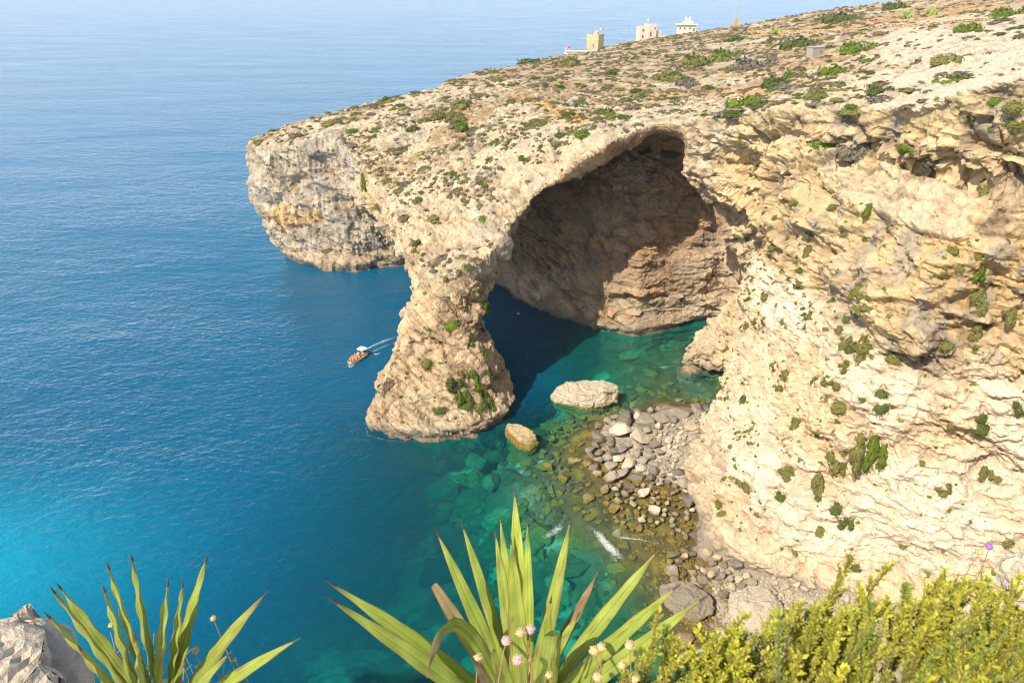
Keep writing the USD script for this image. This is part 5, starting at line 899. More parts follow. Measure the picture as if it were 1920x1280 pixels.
def villa(t):
    obj("wall", bx((0, 0, 1.8), (14.5, 9, 8.2), 0, .04), "white_wall", t); obj("roof", bx((0, -.4, 6.1), (17.0, 10.6, .45), 0, .05), "white_wall", t)
    up_ = prim_of(obj("upper_storey", bx((.8, .6, 7.3), (8.2, 6, 1.9), 0, .04), "white_wall", t)); obj("stair_house", bx((.8, .8, 9.0), (4.4, 4.5, 1.6), 0, .04), "white_wall", up_)
    for dx in (-1, 1.9): tk = rod((dx, .5, 9.75), (dx, .5, 11.2), .72, 12); obj("water_tank", tk, "canopy_white", t)
    for dx in (-5, -1.5, 2.5): window(t, "window", (dx, -4.5, 3.6), 1.1, 1.4, "y")
    window(t, "door", (5.6, -4.5, 2.6), 1.3, 2.6, "y")
    obj("garden_wall", bx((0, -5.8, -.4), (14, .4, 2.0)), "stone_wall_light", t)
house("villa", "low white villa with overhanging roof slab and two roof tanks", 1286, 62, 448, -10, villa)
lq = spot(1238, 72, 444)
for dx, w_, h_, lab in ((6, 12, 3.2, "low pale boundary wall between the two storey house and the villa"), (38, 7, 2.2, "low pale boundary wall right of the villa")):
    t = prim_of(thing("boundary_wall", lab, "wall", (lq[0] + dx, lq[1], lq[2] - 1 + dx * .09))); obj("wall", bx((0, 0, 0), (w_, .5, h_)), "stone_wall_light", t); obj("coping", bx((0, 0, h_ / 2 + .08), (w_ + .2, .7, .16)), "white_wall", t)
for u, v, lab in ((1169, 76, "left street lamp with two arms between the tower and the white house"), (1176, 76, "right street lamp with two arms between the tower and the white house")):
    q = spot(u, v, 436); t = prim_of(thing("street_lamp", lab, "street lamp", (q[0], q[1], q[2] - 1))); obj("pole", rod((0, 0, 0), (0, 0, 6.0), .12, 8, .08), "pole_grey", t)
    for s in (-1, 1): obj("arm", rod((0, 0, 5.9), (s * 1.5, 0, 6.3), .07), "pole_grey", t); obj("lamp_head", bx((s * 1.75, 0, 6.32), (.8, .35, .2), 0, .05), "flag_white", t)
q = spot(1379, 50, 426); t = prim_of(thing("lattice_mast", "tall thin lattice mast with an orange base, right of the villa", "mast", (q[0], q[1], q[2] - .5), scale=.78))
o_ = []
for a, b in ((-1, -1), (1, -1), (1, 1), (-1, 1)): o_.append(rod((a * 1.0, b * 1.0, 0), (a * .8, b * .8, 5.8), .16, 6))
for k in range(4):
    z0, z1 = .2 + k * 1.4, 1.6 + k * 1.4
    for a, b, c_, d_ in ((-1, -1, 1, -1), (1, -1, 1, 1), (1, 1, -1, 1), (-1, 1, -1, -1)): o_ += [rod((a, b, z0), (c_ * .93, d_ * .93, z1), .1, 5), rod((a * .95, b * .95, z1), (c_ * .95, d_ * .95, z1), .1, 5)]
obj("orange_base", cat_mesh(*o_, bx((0, 0, 2.9), (1.2, 1.2, 5.4))), "orange_paint", t)
o_ = []
for a, b in ((-1, -1), (1, -1), (0, 1)): o_.append(rod((a * .45, b * .45, 5.8), (a * .35, b * .35, 40), .09, 5))
for k in range(28):
    z0, z1 = 5.8 + k * 1.2, 7 + k * 1.2
    for (a, b), (c_, d_) in (((-1, -1), (1, -1)), ((1, -1), (0, 1)), ((0, 1), (-1, -1))): o_.append(rod((a * .42, b * .42, z0), (c_ * .42, d_ * .42, z1), .05, 4))
obj("lattice", cat_mesh(*o_), "pole_grey", t)
q = hit(1531, 106)
if q is not None:
    t = prim_of(thing("concrete_hut", "small plain grey concrete hut among the bushes of the plateau", "hut", (*q[0][:2], q[0][2] - .5), .25, scale=.66))
    obj("wall", bx((0, 1.5, 1.9), (5.6, 4.2, 4.6), 0, .06), "concrete", t); obj("roof", bx((0, 1.5, 4.3), (6.0, 4.6, .3), 0, .05), "concrete", t); window(t, "window", (1.2, -.6, 2.6), .7, .7, "y", "concrete")
# dry stone walls on the terraces
def rubble(line, h, label, seed):
    q = [hit(u, v) for u, v in line]; q = [a[0] for a in q if a is not None]
    if len(q) < 2: return
    t = prim_of(thing("dry_stone_wall", label, "wall", (0, 0, 0))); r = np.random.default_rng(seed); ms = []
    seg = np.array(q); L = np.concatenate([[0], np.cumsum(np.linalg.norm(np.diff(seg[:, :2], axis=0), axis=1))])
    base = [trimesh.convex.convex_hull(r.uniform(-1, 1, (14, 3))) for _ in range(10)]
    courses = int(h / .42)
    for k in range(courses):
        s = r.uniform(0, .4)
        while s < L[-1]:
            w = r.uniform(.5, 1.1); x, y = np.interp(s, L, seg[:, 0]), np.interp(s, L, seg[:, 1]); m = base[int(r.integers(0, 10))]
            ms.append((np.asarray(m.vertices) * (w * .62, .45, .3) + (x + r.normal(0, .06), y + r.normal(0, .08), float(Zp([x], [y])[0]) - .1 + k * .42 + r.normal(0, .05)), np.asarray(m.faces))); s += w * .95
    tag(obj("stones", cat_mesh(*ms), "stone_wall", t), kind="stuff")
rubble([(1402, 62), (1450, 63), (1500, 60), (1560, 60), (1610, 57), (1655, 53)], 1.6, "long dry stone terrace wall crossing the plateau under the dark bush", 1)
rubble([(1660, 50), (1720, 50), (1790, 44), (1856, 38)], 1.5, "dry stone wall continuing to the right above the pale slab", 2)
rubble([(1746, 14), (1775, 12), (1797, 6)], 1.9, "short rubble wall at the upper right corner beside red earth", 3)
rubble([(1405, 50), (1432, 47), (1470, 40), (1525, 28)], 1.0, "low broken rubble wall along the skyline right of the mast", 4)
plain("pad_green", (.24, .30, .07), .6, .15, 3)
def pear(label, u, v, s, seed):
    q = hit(u, v)
    if q is None: return
    t = prim_of(thing("prickly_pear", label, "cactus", q[0])); r = np.random.default_rng(seed); disc = trimesh.creation.icosphere(1)
    for k in range(22):
        a = r.uniform(0, 6.28); rad = s * r.uniform(0, 1) ** .6; m = np.asarray(disc.vertices) * (.55, .13, .75) * s * .42
        M = trimesh.transformations.euler_matrix(r.uniform(-.6, .6), r.uniform(-.6, .6), r.uniform(0, 3.1))[:3, :3]
        obj("pad", (m @ M.T + (rad * math.cos(a), rad * math.sin(a) * .7, s * .3 + (s - rad) * r.uniform(.1, 1)), np.asarray(disc.faces)), "pad_green", t, True)
pear("pale green prickly pear in front of the long dry stone wall", 1454, 66, 2.6, 1); pear("pale green prickly pear above the long dry stone wall, left one", 1698, 36, 2.6, 2); pear("pale green prickly pear above the long dry stone wall, right one", 1745, 30, 2.4, 3)
# two gulls over the dark cave water
for u, v, z, lab in ((1054, 566, 9, "white gull gliding in front of the dark cave wall"), (972, 588, 6, "white gull gliding low over the dark cave water")):
    p = P(u, v, z); t = prim_of(thing("gull", lab, "gull", p, .6)); b = trimesh.creation.icosphere(2); bv_ = np.asarray(b.vertices) * (.26, .07, .075); bv_[:, 0] += .02
    obj("body", (bv_, b.faces), "flag_white", t, True)
    for s in (-1, 1): obj("wing", (np.array([(.1, .04 * s, .03), (-.1, .04 * s, .03), (-.04, .35 * s, .13), (.12, .35 * s, .14), (-.12, .7 * s, .06), (.1, .04 * s, .045), (-.1, .04 * s, .045), (-.04, .35 * s, .145), (.12, .35 * s, .155), (-.12, .7 * s, .07)]), np.array([(0, 1, 2), (0, 2, 3), (3, 2, 4), (5, 7, 6), (5, 8, 7), (8, 9, 7)])), "flag_white", t)
#@@END3
#@@OBJ4
# ------------------------------------------------------------------ the ledge the viewer stands on, with its plants
def ledge_z(x, y):
    e = np.where(x < 0, y - 1.42 + .02 * x, y - 1.42 - .30 * np.maximum(x - .6, 0))
    run = np.where(e > 0, e, 0); k = 2.8 - .8 * ss(x - .75 * y, -1.5, 1.2) * ss(x, .8, 2.0)
    z = H - 2.42 - k * run + .05 * np.minimum(e, 0)
    p = np.stack([x, y, x * 0], -1)
    return z + (fbm(p / 1.6, 3, 701) - .5) * np.clip(.25 + .10 * run, 0, 3.0) + (fbm(p / .35, 3, 703) - .5) * .12
lx = np.concatenate([-np.geomspace(60, 4.1, 24), np.arange(-4, 5, .09), np.geomspace(5.05, 90, 60)]); ly = np.concatenate([-np.geomspace(30, 2.1, 10), np.arange(-2, 4, .09), np.geomspace(4.05, 42, 60)])
LX, LY = np.meshgrid(lx, ly, indexing="ij"); LZ = np.maximum(ledge_z(LX, LY), -6); nl = len(ly); ii, jj = np.meshgrid(np.arange(len(lx) - 1), np.arange(nl - 1), indexing="ij")
lq_ = np.stack([ii * nl + jj, (ii + 1) * nl + jj, (ii + 1) * nl + jj + 1, ii * nl + jj + 1], -1).reshape(-1, 4); lv_ = np.stack([LX, LY, LZ], -1).reshape(-1, 3)
lq_ = lq_[lv_[lq_][:, :, 2].max(1) > -5.9]
lg = obj("ledge", (lv_, lq_), "rock", None, False, kind="structure")
n1, n2 = fbm(lv_ / 1.3, 4, 711), fbm(lv_ / .25, 3, 712); lc = np.tile(np.array([.46, .38, .27]), (len(lv_), 1)); lc = mixc(lc, (.33, .28, .21), ss(n1, .45, .62)); lc = mixc(lc, (.26, .19, .11), ss(n2, .5, .7) * .6)
primvar(UsdGeom.Mesh(lg), "tint", lc)
MAT["near_rock"] = rock_material("near_rock", False, (.56, .465, .34), 9.0, .8)
r = np.random.default_rng(3)
def crag(name, label, c, size, seed, n=40):
    d = r.normal(size=(n, 3)); d /= np.linalg.norm(d, axis=1, keepdims=True); pts = d * r.uniform(.82, 1.05, n)[:, None] * size
    m = trimesh.convex.convex_hull(pts); v, f = trimesh.remesh.subdivide_to_size(m.vertices, m.faces, .05); m = trimesh.Trimesh(v, f, process=True); v, f = np.array(m.vertices), np.array(m.faces)
    nn = vnormals(v, f); a, k, _ = facets(v + seed, .2, seed, (1.3, 1.1, .7), 2.0)
    v = v + nn * ((fbm(v / .35 + seed, 4, seed) - .5) * .2 + (fbm(v / .09 + seed, 3, seed + 1) - .5) * .06 + a * .05 - k * .035)[:, None]
    t = thing(name, label, "rock", c); obj("stone", (v, f), "near_rock", prim_of(t)); return t
cr = P(-10, 1290, H - 2.30); d_ = cr - EYE
crag("ledge_rock", "pale weathered rock at the bottom left corner, beside the left agave", EYE + ray(-50, 1345) * 2.75, (.52, .5, .36), 21)
crag("ledge_rock", "grey rock on the slope at the right edge above the yellow shrub", EYE + ray(1962, 1100) * 8.2, (.52, .5, .36), 22)
crag("ledge_rock", "brown earthy rock at the bottom right behind the yellow shrub", EYE + ray(1935, 1250) * 4.4, (.5, .5, .42), 23)

# agaves
def blade_material(name, base, tipc, edge, trans=.34):
    MAT[name] = usdkit.material(stage, "/World/Looks/" + name, {"a": ("attribute", {"attribute": "tint"}), "t": ("texture_coordinate", {}), "m": ("mapping", {"scale": (26, 26, 3)}), "n": ("noise_texture", {"scale": 1.0, "detail": 4}), "r": ("rgb_ramp", {"ramp": [(.3, (.82, .84, .78)), (.7, (1.08, 1.06, 1.05))]}), "x": ("mix", {"mix_type": "multiply", "fac": .8}),
        "d": ("principled_bsdf", {"roughness": .42, "specular_ior_level": .4}), "tl": ("translucent_bsdf", {}), "mm": ("mix_closure", {"fac": trans})},
        [("t.object", "m.vector"), ("m.vector", "n.vector"), ("n.fac", "r.fac"), ("a.color", "x.color1"), ("r.color", "x.color2"), ("x.color", "d.base_color"), ("x.color", "tl.color"), ("d.BSDF", "mm.closure1"), ("tl.BSDF", "mm.closure2")], surface="mm.closure")
blade_material("agave_leaf", 0, 0, 0); plain("agave_spine", (.09, .05, .035), .5, .2)
def agave_leaf(parent, base, tip, width, facing, sag=.05, col=(.20, .29, .055), col2=(.32, .40, .085), dry=0.0, cut=1.0, fold=.32, spine=True, seed=0, mid=None):
    base, tip = np.asarray(base, float), np.asarray(tip, float); L = np.linalg.norm(tip - base)
    ctrl = (base + tip) / 2 + np.array([0, 0, sag * L]) if mid is None else np.asarray(mid, float)
    n, m = 30, 15; t = np.linspace(0, cut, n)[:, None]
    c = (1 - t) ** 2 * base + 2 * t * (1 - t) * ctrl + t ** 2 * tip; tan = np.gradient(c, axis=0); tan /= np.linalg.norm(tan, axis=1, keepdims=True)
    side = np.cross(tan, facing); side /= np.linalg.norm(side, axis=1, keepdims=True); up = np.cross(side, tan)
    tt = t[:, 0]; prof = np.interp(tt, [0, .12, .35, .55, .8, .93, 1], [.62, .72, .95, 1.0, .62, .25, .03]) * width * .31
    rs = np.random.default_rng(seed + 11); ph = rs.uniform(0, 6)
    o = np.linspace(-1, 1, m); v, C = [], []
    for sgn in (1, -1):                                                   # upper and lower skin
        th = .012 * (1 - .75 * tt) * (1 if sgn > 0 else -1)
        q = c[:, None] + side[:, None] * (o[None, :, None] * prof[:, None, None]) + up[:, None] * ((np.abs(o)[None] ** 1.4 * fold * prof[:, None] + .004 * np.sin(tt * 30 + ph)[:, None] * o[None])[..., None]) + up[:, None] * (th[:, None] * (1 - o[None] ** 2))[..., None]
        v.append(q)
        g = mixc(np.tile(np.array(col) * (1.55, 1.42, 1.2), (n, 1)), np.array(col2) * (1.5, 1.38, 1.15), tt * .8 + .15 * np.sin(tt * 9 + ph)); g = mixc(g, (.40, .36, .09), ss(tt, .86, .97) * .8)
        if dry: g = mixc(g, (.34, .23, .12), ss(tt, 1 - dry - .2, 1 - dry + .1) * cut)
        cc = np.repeat(g[:, None], m, 1) * rs.uniform(.80, 1.12, m)[None, :, None] * (.9 + .2 * fbm(np.stack(np.broadcast_arrays(tt[:, None] * 9 + seed * 3.1, o[None] * 2.5 + 5, tt[:, None] * 0 + seed), -1), 3, seed))[..., None]; cc[:, [0, m - 1]] = (.30, .16, .07); cc[:, m // 2] *= .82; bl = fbm(np.stack(np.broadcast_arrays(tt[:, None] * 14 + seed, o[None] * 4, tt[:, None] * 0), -1), 2, seed + 40); cc = cc + (np.array([.30, .21, .10]) - cc) * (ss(bl, .68, .76) * .8)[..., None]
        C.append(cc)
    V = np.concatenate([v[0].reshape(-1, 3), v[1].reshape(-1, 3)]); i, j = np.meshgrid(np.arange(n - 1), np.arange(m - 1), indexing="ij")
    q0 = np.stack([i * m + j, (i + 1) * m + j, (i + 1) * m + j + 1, i * m + j + 1], -1).reshape(-1, 4); q1 = q0[:, ::-1] + n * m
    o_ = obj("leaf", (V, np.vstack([q0, q1])), "agave_leaf", parent, True); primvar(UsdGeom.Mesh(o_), "tint", np.concatenate([C[0].reshape(-1, 3), C[1].reshape(-1, 3)]))
    if spine and cut == 1.0:
        e = tan[-1]; obj("spine", rod(tip - e * .012, tip + e * .03 * min(1, L), .0042, 6, .0006), "agave_spine", prim_of(o_), True)
    return o_
def agave(label, C, leaves):
    t = prim_of(thing("agave", label, "agave", C)); C = np.asarray(C)
    for k, (tip, br, width, sag, kw) in enumerate(leaves):
        u, v, dist = tip; T = EYE + ray(u, v) * dist / np.linalg.norm(ray(u, v)) * np.linalg.norm(ray(960, 640))
        B = C + np.array(br); mid = kw.pop("mid", None); M = None
        if mid is not None: M = EYE + ray(*mid[:2]) * mid[2] - C
        out = (T - C) * np.array([1, 1, 0]); out = out / max(np.linalg.norm(out), 1e-6); f = np.array([0, 0, 1.0]) * .35 - out * .4 + np.array(kw.pop("face", (0, -1.0, .1)))
        agave_leaf(t, B - C, T - C, width, f / np.linalg.norm(f), sag, seed=k, mid=M, **kw)
    core = trimesh.creation.icosphere(2, .13); cv_ = np.asarray(core.vertices) * (1, 1, 1.1); o_ = obj("heart", (cv_, core.faces), "agave_leaf", t, True); primvar(UsdGeom.Mesh(o_), "tint", np.tile([.2, .27, .06], (len(cv_), 1)))
C1 = EYE + ray(980, 1345) * 2.38; C2 = EYE + ray(305, 1350) * 2.40
E = {}
agave("large agave with upright leaves at the bottom centre, one leaf broken and two folded", C1, [
 ((622, 1095, 2.18), (-.05, 0, .03), .085, .06, {}), ((625, 1127, 2.05), (-.06, -.03, .0), .085, .05, {}), ((820, 1000, 2.22), (-.03, .02, .04), .078, .03, {}), ((867, 985, 2.40), (-.02, .05, .05), .070, .02, {"col": (.15, .23, .045)}), ((929, 1002, 2.30), (-.01, .0, .08), .074, .0, {"col": (.26, .34, .08)}), ((938, 973, 2.42), (-.01, .05, .08), .066, .0, {"col": (.27, .36, .06)}),
 ((965, 924, 2.36), (.0, .04, .08), .096, .0, {"col": (.30, .40, .07), "col2": (.40, .50, .09)}), ((958, 1013, 2.14), (.0, -.02, .06), .098, .0, {"col": (.25, .34, .075)}), ((989, 980, 2.38), (.02, .02, .08), .066, .0, {"col": (.26, .35, .06)}), ((1070, 976, 2.30), (.03, .01, .05), .076, .02, {}), ((1033, 1124, 1.98), (.03, -.05, .03), .086, .03, {}), ((1232, 1034, 2.36), (.05, .02, .03), .082, .05, {"col": (.19, .27, .05)}), ((1267, 1101, 2.20), (.06, .0, .02), .082, .05, {}), ((1318, 1122, 2.12), (.06, -.03, .0), .080, .04, {"col": (.15, .22, .045)}),
 ((1122, 1072, 2.5), (.04, .06, .02), .062, .04, {"dry": .45, "col": (.16, .18, .04)}), ((790, 1058, 2.45), (-.05, .04, .03), .085, .0, {"cut": .86, "dry": .4, "col": (.22, .24, .06)}), ((800, 1270, 1.95), (-.04, -.02, .05), .075, 0, {"mid": (842, 1040, 2.05), "spine": False, "dry": .15}), ((1030, 1262, 1.92), (.1, .03, .02), .085, 0, {"mid": (1040, 1080, 2.0), "spine": False}), ((910, 1150, 1.98), (-.02, -.06, .03), .088, .0, {"cut": .74, "col": (.27, .37, .06)}), ((885, 1232, 1.85), (-.05, -.07, .03), .066, .06, {"dry": .3}),
 ((880, 1130, 2.5), (-.03, .08, .02), .06, .02, {"col": (.14, .2, .04)}), ((1085, 1150, 2.5), (.03, .08, .02), .066, .02, {"col": (.12, .18, .04)})])
agave("smaller agave with a dozen narrow upright leaves at the bottom left", C2, [
 ((90, 1154, 2.14), (-.05, -.02, .02), .072, .05, {}), ((100, 1107, 2.24), (-.05, .0, .03), .055, .04, {"col": (.25, .31, .07)}), ((111, 1099, 2.34), (-.04, .03, .03), .085, .04, {"col": (.17, .25, .045)}), ((195, 1104, 2.16), (-.03, -.02, .05), .072, .02, {}), ((203, 1062, 2.32), (-.02, .02, .05), .075, .02, {"col": (.24, .32, .07)}), ((247, 1045, 2.36), (-.01, .04, .05), .072, .01, {}),
 ((315, 1093, 2.2), (.0, -.02, .06), .074, .0, {"col": (.26, .33, .08)}), ((343, 1095, 2.36), (.02, .04, .06), .056, .0, {}), ((387, 1047, 2.34), (.03, .02, .05), .076, .02, {}), ((497, 1114, 2.22), (.05, .0, .03), .070, .05, {"col": (.2, .25, .06), "dry": .06}), ((555, 1200, 2.08), (.06, -.02, .02), .066, .04, {}), ((254, 1194, 2.02), (-.01, -.05, .03), .070, .0, {}), ((150, 1215, 2.0), (-.04, -.05, .0), .06, .04, {}), ((430, 1225, 2.0), (.04, -.06, .0), .055, .04, {"col": (.16, .22, .05)})])

# dry thistles and clover like heads on thin stems
plain("stem_dry", (.36, .22, .10), .8, .2); plain("head_tan", (.62, .42, .20), .85, .2, 40); plain("head_pink", (.62, .38, .32), .85, .18, 40); plain("head_purple", (.35, .12, .50), .8, .2, 40)
def head_mesh(rad, seed):
    rs = np.random.default_rng(seed); b = trimesh.creation.icosphere(2, rad); n = 90; d = rs.normal(size=(n, 3)); d[:, 2] = np.abs(d[:, 2]) * 1.2 - .2; d /= np.linalg.norm(d, axis=1, keepdims=True)
    a = np.cross(d, rs.normal(size=(n, 3))); a /= np.linalg.norm(a, axis=1, keepdims=True); v = np.stack([d * rad * .9 - a * rad * .13, d * rad * .9 + a * rad * .13, d * rad * rs.uniform(1.15, 1.45, n)[:, None]], 1).reshape(-1, 3)
    return cat_mesh((np.asarray(b.vertices) * (1, 1, .95), b.faces), (v, np.arange(3 * n).reshape(-1, 3)))
HEADS = [head_mesh(1.0, k) for k in range(3)]
def curve(pts, r0, r1, n=12, k=5):
    t = np.linspace(0, 1, n); p = [np.asarray(x, float) for x in pts]; c = ((1 - t) ** 2)[:, None] * p[0] + (2 * t * (1 - t))[:, None] * p[1] + (t ** 2)[:, None] * p[2]
    tan = np.gradient(c, axis=0); tan /= np.linalg.norm(tan, axis=1, keepdims=True); u = np.cross(tan, [.3, 1, .2]); u /= np.linalg.norm(u, axis=1, keepdims=True); w = np.cross(tan, u); a = np.arange(k) / k * 2 * np.pi; rr_ = r0 + (r1 - r0) * t
    v = (c[:, None] + rr_[:, None, None] * (np.cos(a)[None, :, None] * u[:, None] + np.sin(a)[None, :, None] * w[:, None])).reshape(-1, 3); i, j = np.meshgrid(np.arange(n - 1), np.arange(k), indexing="ij"); j2 = (j + 1) % k
    return (v, np.stack([i * k + j, (i + 1) * k + j, (i + 1) * k + j2, i * k + j2], -1).reshape(-1, 4)), c
DRY = [(949, 1201, 1.75, "head_pink", 19, "pinkish round flower head in front of the central agave, leftmost of its cluster"), (976, 1185, 1.78, "head_tan", 19, "tan round flower head in front of the central agave, topmost of its cluster"), (994, 1180, 1.80, "head_pink", 19, "mauve pink flower head beside the topmost tan one"), (971, 1237, 1.72, "head_pink", 20, "pink flower head lowest of the cluster at the central agave"), (897, 1234, 1.74, "head_tan", 19, "tan dry flower head left of the folded agave leaf"), (997, 1237, 1.8, "head_tan", 9, "small unopened flower bud right of the lowest pink head"),
 (1114, 1219, 1.8, "head_tan", 18, "left one of two joined tan flower heads right of the central agave"), (1128, 1212, 1.8, "head_tan", 17, "right one of two joined tan flower heads right of the central agave"), (1180, 1209, 1.85, "head_tan", 19, "tan flower head over the long right leaves of the agave"), (1168, 1246, 1.8, "head_tan", 17, "tan flower head half hidden low at the right of the agave"), (1120, 1268, 1.75, "head_tan", 18, "tan flower head at the very bottom right of the agave"), (1190, 1270, 1.78, "head_tan", 20, "tan flower head at the bottom beside the yellow shrub"), (1030, 1264, 1.78, "head_tan", 14, "dry tan flower head at the bottom under the agave leaf"),
 (209, 1171, 2.6, "head_tan", 11, "dry tan flower head left behind the left agave"), (400, 1159, 2.6, "head_tan", 11, "dry tan seed head leaning right of the left agave"), (366, 1219, 2.35, "head_tan", 14, "large tan flower head between two leaves of the left agave"), (338, 1212, 2.5, "head_tan", 10, "tan head half hidden behind a leaf of the left agave"), (336, 1228, 2.48, "head_purple", 8, "mauve flower half hidden behind a leaf of the left agave"), (374, 1248, 2.4, "head_tan", 10, "small tan head low at the right of the left agave"), (440, 1236, 2.45, "head_tan", 8, "small tan head beside the lowest right leaf of the left agave"),
 (1855, 1025, 3.4, "head_purple", 12, "bright purple thistle flower against the white cliff at the right"), (1838, 1034, 3.4, "head_tan", 12, "tan thistle head beside the bright purple flower"), (1431, 1229, 2.1, "head_pink", 11, "pink flower head between the yellow shrubs"), (1452, 1245, 2.1, "head_purple", 9, "small purple flower between the yellow shrubs"), (1420, 1247, 2.1, "head_tan", 12, "orange tan flower head between the yellow shrubs")]
for k, (u, v, dist, m, dpx, lab) in enumerate(DRY):
    T = EYE + ray(u, v) * dist; rad = dpx / 2 / F * dist * .9; rs = np.random.default_rng(900 + k)
    B = T + np.array([rs.uniform(-.03, .06), rs.uniform(-.02, .06), -rs.uniform(.32, .45)]); t = prim_of(thing("flower", lab, "flower", B)); T = T - B
    (sm, c_) = curve([(0, 0, 0), T * .5 + np.array([rs.uniform(-.03, .03), 0, .02]), T], .0028, .0016); obj("stem", sm, "stem_dry", t, True)
    R3 = trimesh.transformations.euler_matrix(rs.uniform(-.4, .4), rs.uniform(-.4, .4), rs.uniform(0, 6))[:3, :3]; hv, hf = HEADS[k % 3]; obj("flower_head", (hv @ R3.T * rad + T, hf), m, t, False)
# bare twigs behind the left agave
for k, (u0, v0, u1, v1, dist) in enumerate([(232, 1276, 207, 1184, 2.6), (240, 1290, 222, 1190, 2.62), (352, 1290, 402, 1219, 2.6), (360, 1285, 386, 1232, 2.55), (262, 1280, 289, 1186, 2.65), (333, 1290, 345, 1185, 2.6), (395, 1290, 420, 1240, 2.5)]):
    a, b = EYE + ray(u0, v0 + 60) * dist, EYE + ray(u1, v1) * dist; t = prim_of(thing("dry_twig", f"thin dry brown twig behind the left agave, {['leftmost', 'second from left', 'forked one right of the middle', 'short one right of the middle', 'one between the tall leaves', 'one behind the narrow leaf', 'rightmost'][k]}", "twig", a)); sm, c_ = curve([(0, 0, 0), (b - a) * .5 + np.array([.02, 0, 0]), b - a], .0035, .0012); obj("stem", sm, "stem_dry", t, True)
    for q in (4, 6, 8):
        for s in (-1, 1): obj("side_twig", rod(c_[q], c_[q] + np.array([s * .035, .01, .035]), .0014, 5, .0006), "stem_dry", t)

# the feathery yellow green shrubs
MAT["samphire"] = usdkit.material(stage, "/World/Looks/samphire", {"g": ("geometry", {}), "a": ("attribute", {"attribute": "tint"}), "k": ("math", {"math_type": "multiply_add", "value2": .5, "value3": .72}), "x": ("mix", {"mix_type": "multiply", "fac": 1.0}), "d": ("principled_bsdf", {"roughness": .55, "specular_ior_level": .3}), "t": ("translucent_bsdf", {}), "m": ("mix_closure", {"fac": .3})},
    [("g.random_per_island", "k.value1"), ("a.color", "x.color1"), ("k.value", "x.color2"), ("x.color", "d.base_color"), ("x.color", "t.color"), ("d.BSDF", "m.closure1"), ("t.BSDF", "m.closure2")], surface="m.closure")
def sprig(seed, L):
    """One upright stem with short side shoots, all set round with small fleshy leaves; it grows along z. Returns the mesh, its colours and its tip."""
    rs = np.random.default_rng(seed); Vs, Cs, Ss = [], [], []; bend = rs.uniform(-.2, .2, 2)
    axis = lambda k: np.stack([bend[0] * k ** 2 * L, bend[1] * k ** 2 * L, k * L], -1)
    def leaves(c, d0, kk, ln):
        n = len(c); a = np.arange(n) * 2.4 + rs.uniform(0, .9, n); u = np.cross(d0, [.31, .77, .2]); u /= np.linalg.norm(u); w = np.cross(d0, u)
        d = np.cos(a)[:, None] * u + np.sin(a)[:, None] * w + d0 * rs.uniform(.4, 1.5, n)[:, None]; d /= np.linalg.norm(d, axis=1, keepdims=True); s = np.cross(d, d0); s /= np.linalg.norm(s, axis=1, keepdims=True); up_ = np.cross(d, s)
        ln = ln * rs.uniform(.6, 1.35, n)[:, None]; wd = ln * .24; m = c + d * ln * .5
        Vs.append(np.stack([c, m + s * wd, m + up_ * wd, m - s * wd, c + d * ln], 1).reshape(-1, 3)); Cs.append(np.repeat(mixc(np.tile([.26, .30, .055], (n, 1)), (.78, .74, .075), ss(kk + rs.normal(0, .12, n), .1, .75)), 5, 0))
    k = np.linspace(.1, 1, 64); leaves(axis(k), np.array([0, 0, 1.0]), k, L * .05)
    for kb in np.linspace(.22, .93, 13) + rs.uniform(-.03, .03, 13):
        az = rs.uniform(0, 6.28); d0 = np.array([math.cos(az) * .36, math.sin(az) * .36, 1.0]); d0 /= np.linalg.norm(d0); ln = L * rs.uniform(.10, .26) * (1.15 - .6 * kb); t = np.linspace(.15, 1, 15)
        leaves(axis(np.array(kb)) + d0 * (t * ln)[:, None], d0, kb + t * .25, L * .029); Ss.append(rod(axis(np.array(kb)), axis(np.array(kb)) + d0 * ln, .0014, 4, .0007))
    v, col = np.vstack(Vs), np.vstack(Cs); n = len(v) // 5; f0 = np.array([(0, 1, 2), (0, 2, 3), (4, 2, 1), (4, 3, 2), (0, 3, 1), (4, 1, 3)]); f = (f0[None] + 5 * np.arange(n)[:, None, None]).reshape(-1, 3)
    st = cat_mesh(curve([(0, 0, 0), (0, 0, L * .5), axis(np.array(1.0))], .003, .0012, 8, 4)[0], *Ss); V, Fq = cat_mesh((v, f), st); return V, Fq, np.vstack([col, np.tile([.34, .27, .11], (len(st[0]), 1))]), axis(np.array(1.0))
SP = [sprig(950 + k, .25) for k in range(9)]
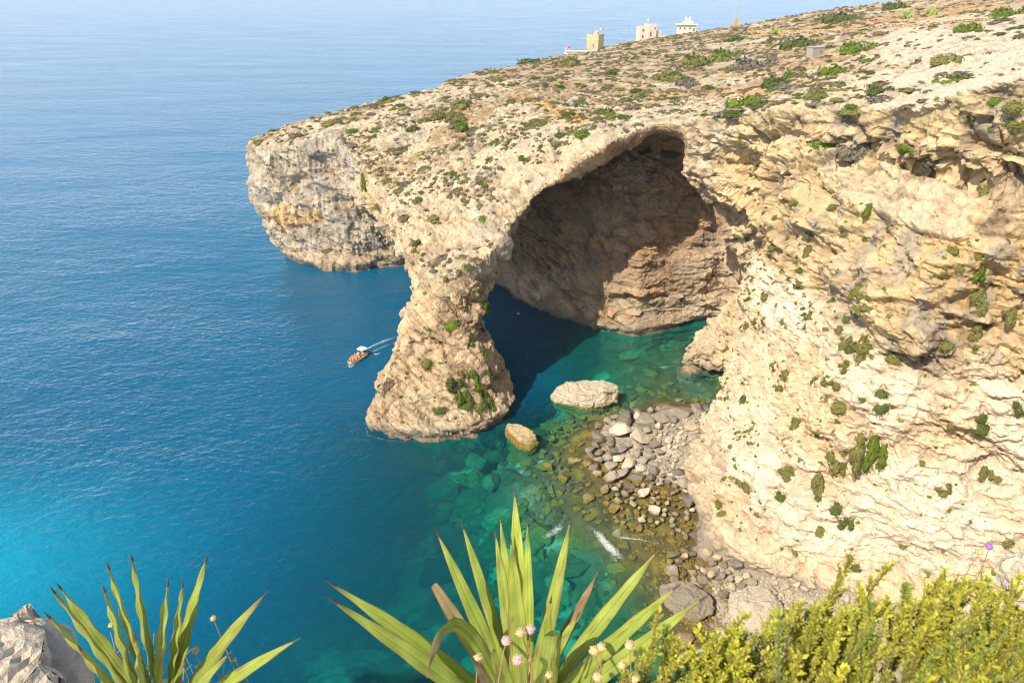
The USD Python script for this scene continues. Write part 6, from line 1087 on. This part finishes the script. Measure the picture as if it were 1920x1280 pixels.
def yellow_shrub(label, tips, fill, seed):
    """tips: sprigs whose tops the photograph shows singly; fill: (box of tops, how many) for the mass below them."""
    rs = np.random.default_rng(seed); allt = [(u, v, d) for u, v, d in tips]
    for (u0, u1, v0, v1, d0, d1), n in fill: allt += [(rs.uniform(u0, u1), rs.uniform(v0, v1), rs.uniform(d0, d1)) for _ in range(n)]
    allt = [(u, v, d * .62) for u, v, d in allt]
    B0 = EYE + ray(np.mean([a[0] for a in allt]), 1400) * 1.4; B0[2] = H - 2.35; t = prim_of(thing("yellow_shrub", label, "shrub", B0))
    for i, (u, v, d) in enumerate(allt):
        T = EYE + ray(u, v) * d; V, Fq, col, tipl = SP[int(rs.integers(0, 9))]; lean = np.array([(T[0] - B0[0]) * .22 + rs.normal(0, .15), rs.normal(0, .12), 1.0]); lean /= np.linalg.norm(lean); s = rs.uniform(.55, 1.15) if i >= len(tips) else 1.05
        if i % 8 == 0: obj("woody_stem", curve([(rs.normal(0, .05), rs.normal(0, .05), 0), (T - B0) * (.3, .3, .5), (T - B0) - np.array([0, 0, .25])], .008, .004, 10, 5)[0], "stem_dry", t, True)
        R3 = frame(lean, 1.0, rs.uniform(0, 6)); P_ = (V * s) @ R3.T; P_ = P_ + (T - B0) - (tipl * s) @ R3.T
        o_ = obj("sprig", (P_, Fq), "samphire", t); primvar(UsdGeom.Mesh(o_), "tint", col * rs.uniform(.75, 1.12) * ((1, 1, 1) if rs.random() > .2 else (.72, .85, 1.1)))
yellow_shrub("feathery yellow green shrub left of the other two, below the great boulders", [(1236, 1150, 2.0), (1310, 1178, 2.05), (1250, 1175, 2.0), (1385, 1180, 2.1), (1400, 1150, 2.15), (1275, 1200, 1.95), (1340, 1200, 2.0), (1230, 1225, 1.9)], [((1240, 1420, 1180, 1310, 1.85, 2.15), 55)], 41)
yellow_shrub("tallest feathery yellow green shrub in the middle of the bottom right", [(1597, 1040, 2.25), (1500, 1145, 2.15), (1455, 1170, 2.1), (1525, 1160, 2.1), (1575, 1090, 2.2), (1615, 1100, 2.2), (1670, 1130, 2.15), (1640, 1150, 2.1), (1545, 1180, 2.05), (1440, 1220, 2.0)], [((1450, 1680, 1120, 1320, 1.85, 2.3), 95)], 42)
yellow_shrub("broad feathery yellow green shrub at the bottom right corner", [(1676, 1055, 2.3), (1773, 1068, 2.3), (1700, 1090, 2.25), (1755, 1090, 2.25), (1820, 1090, 2.3), (1850, 1080, 2.3), (1915, 1075, 2.4), (1880, 1110, 2.3), (1740, 1120, 2.2), (1900, 1140, 2.2)], [((1690, 1930, 1085, 1320, 1.85, 2.35), 120)], 43)
#@@END4
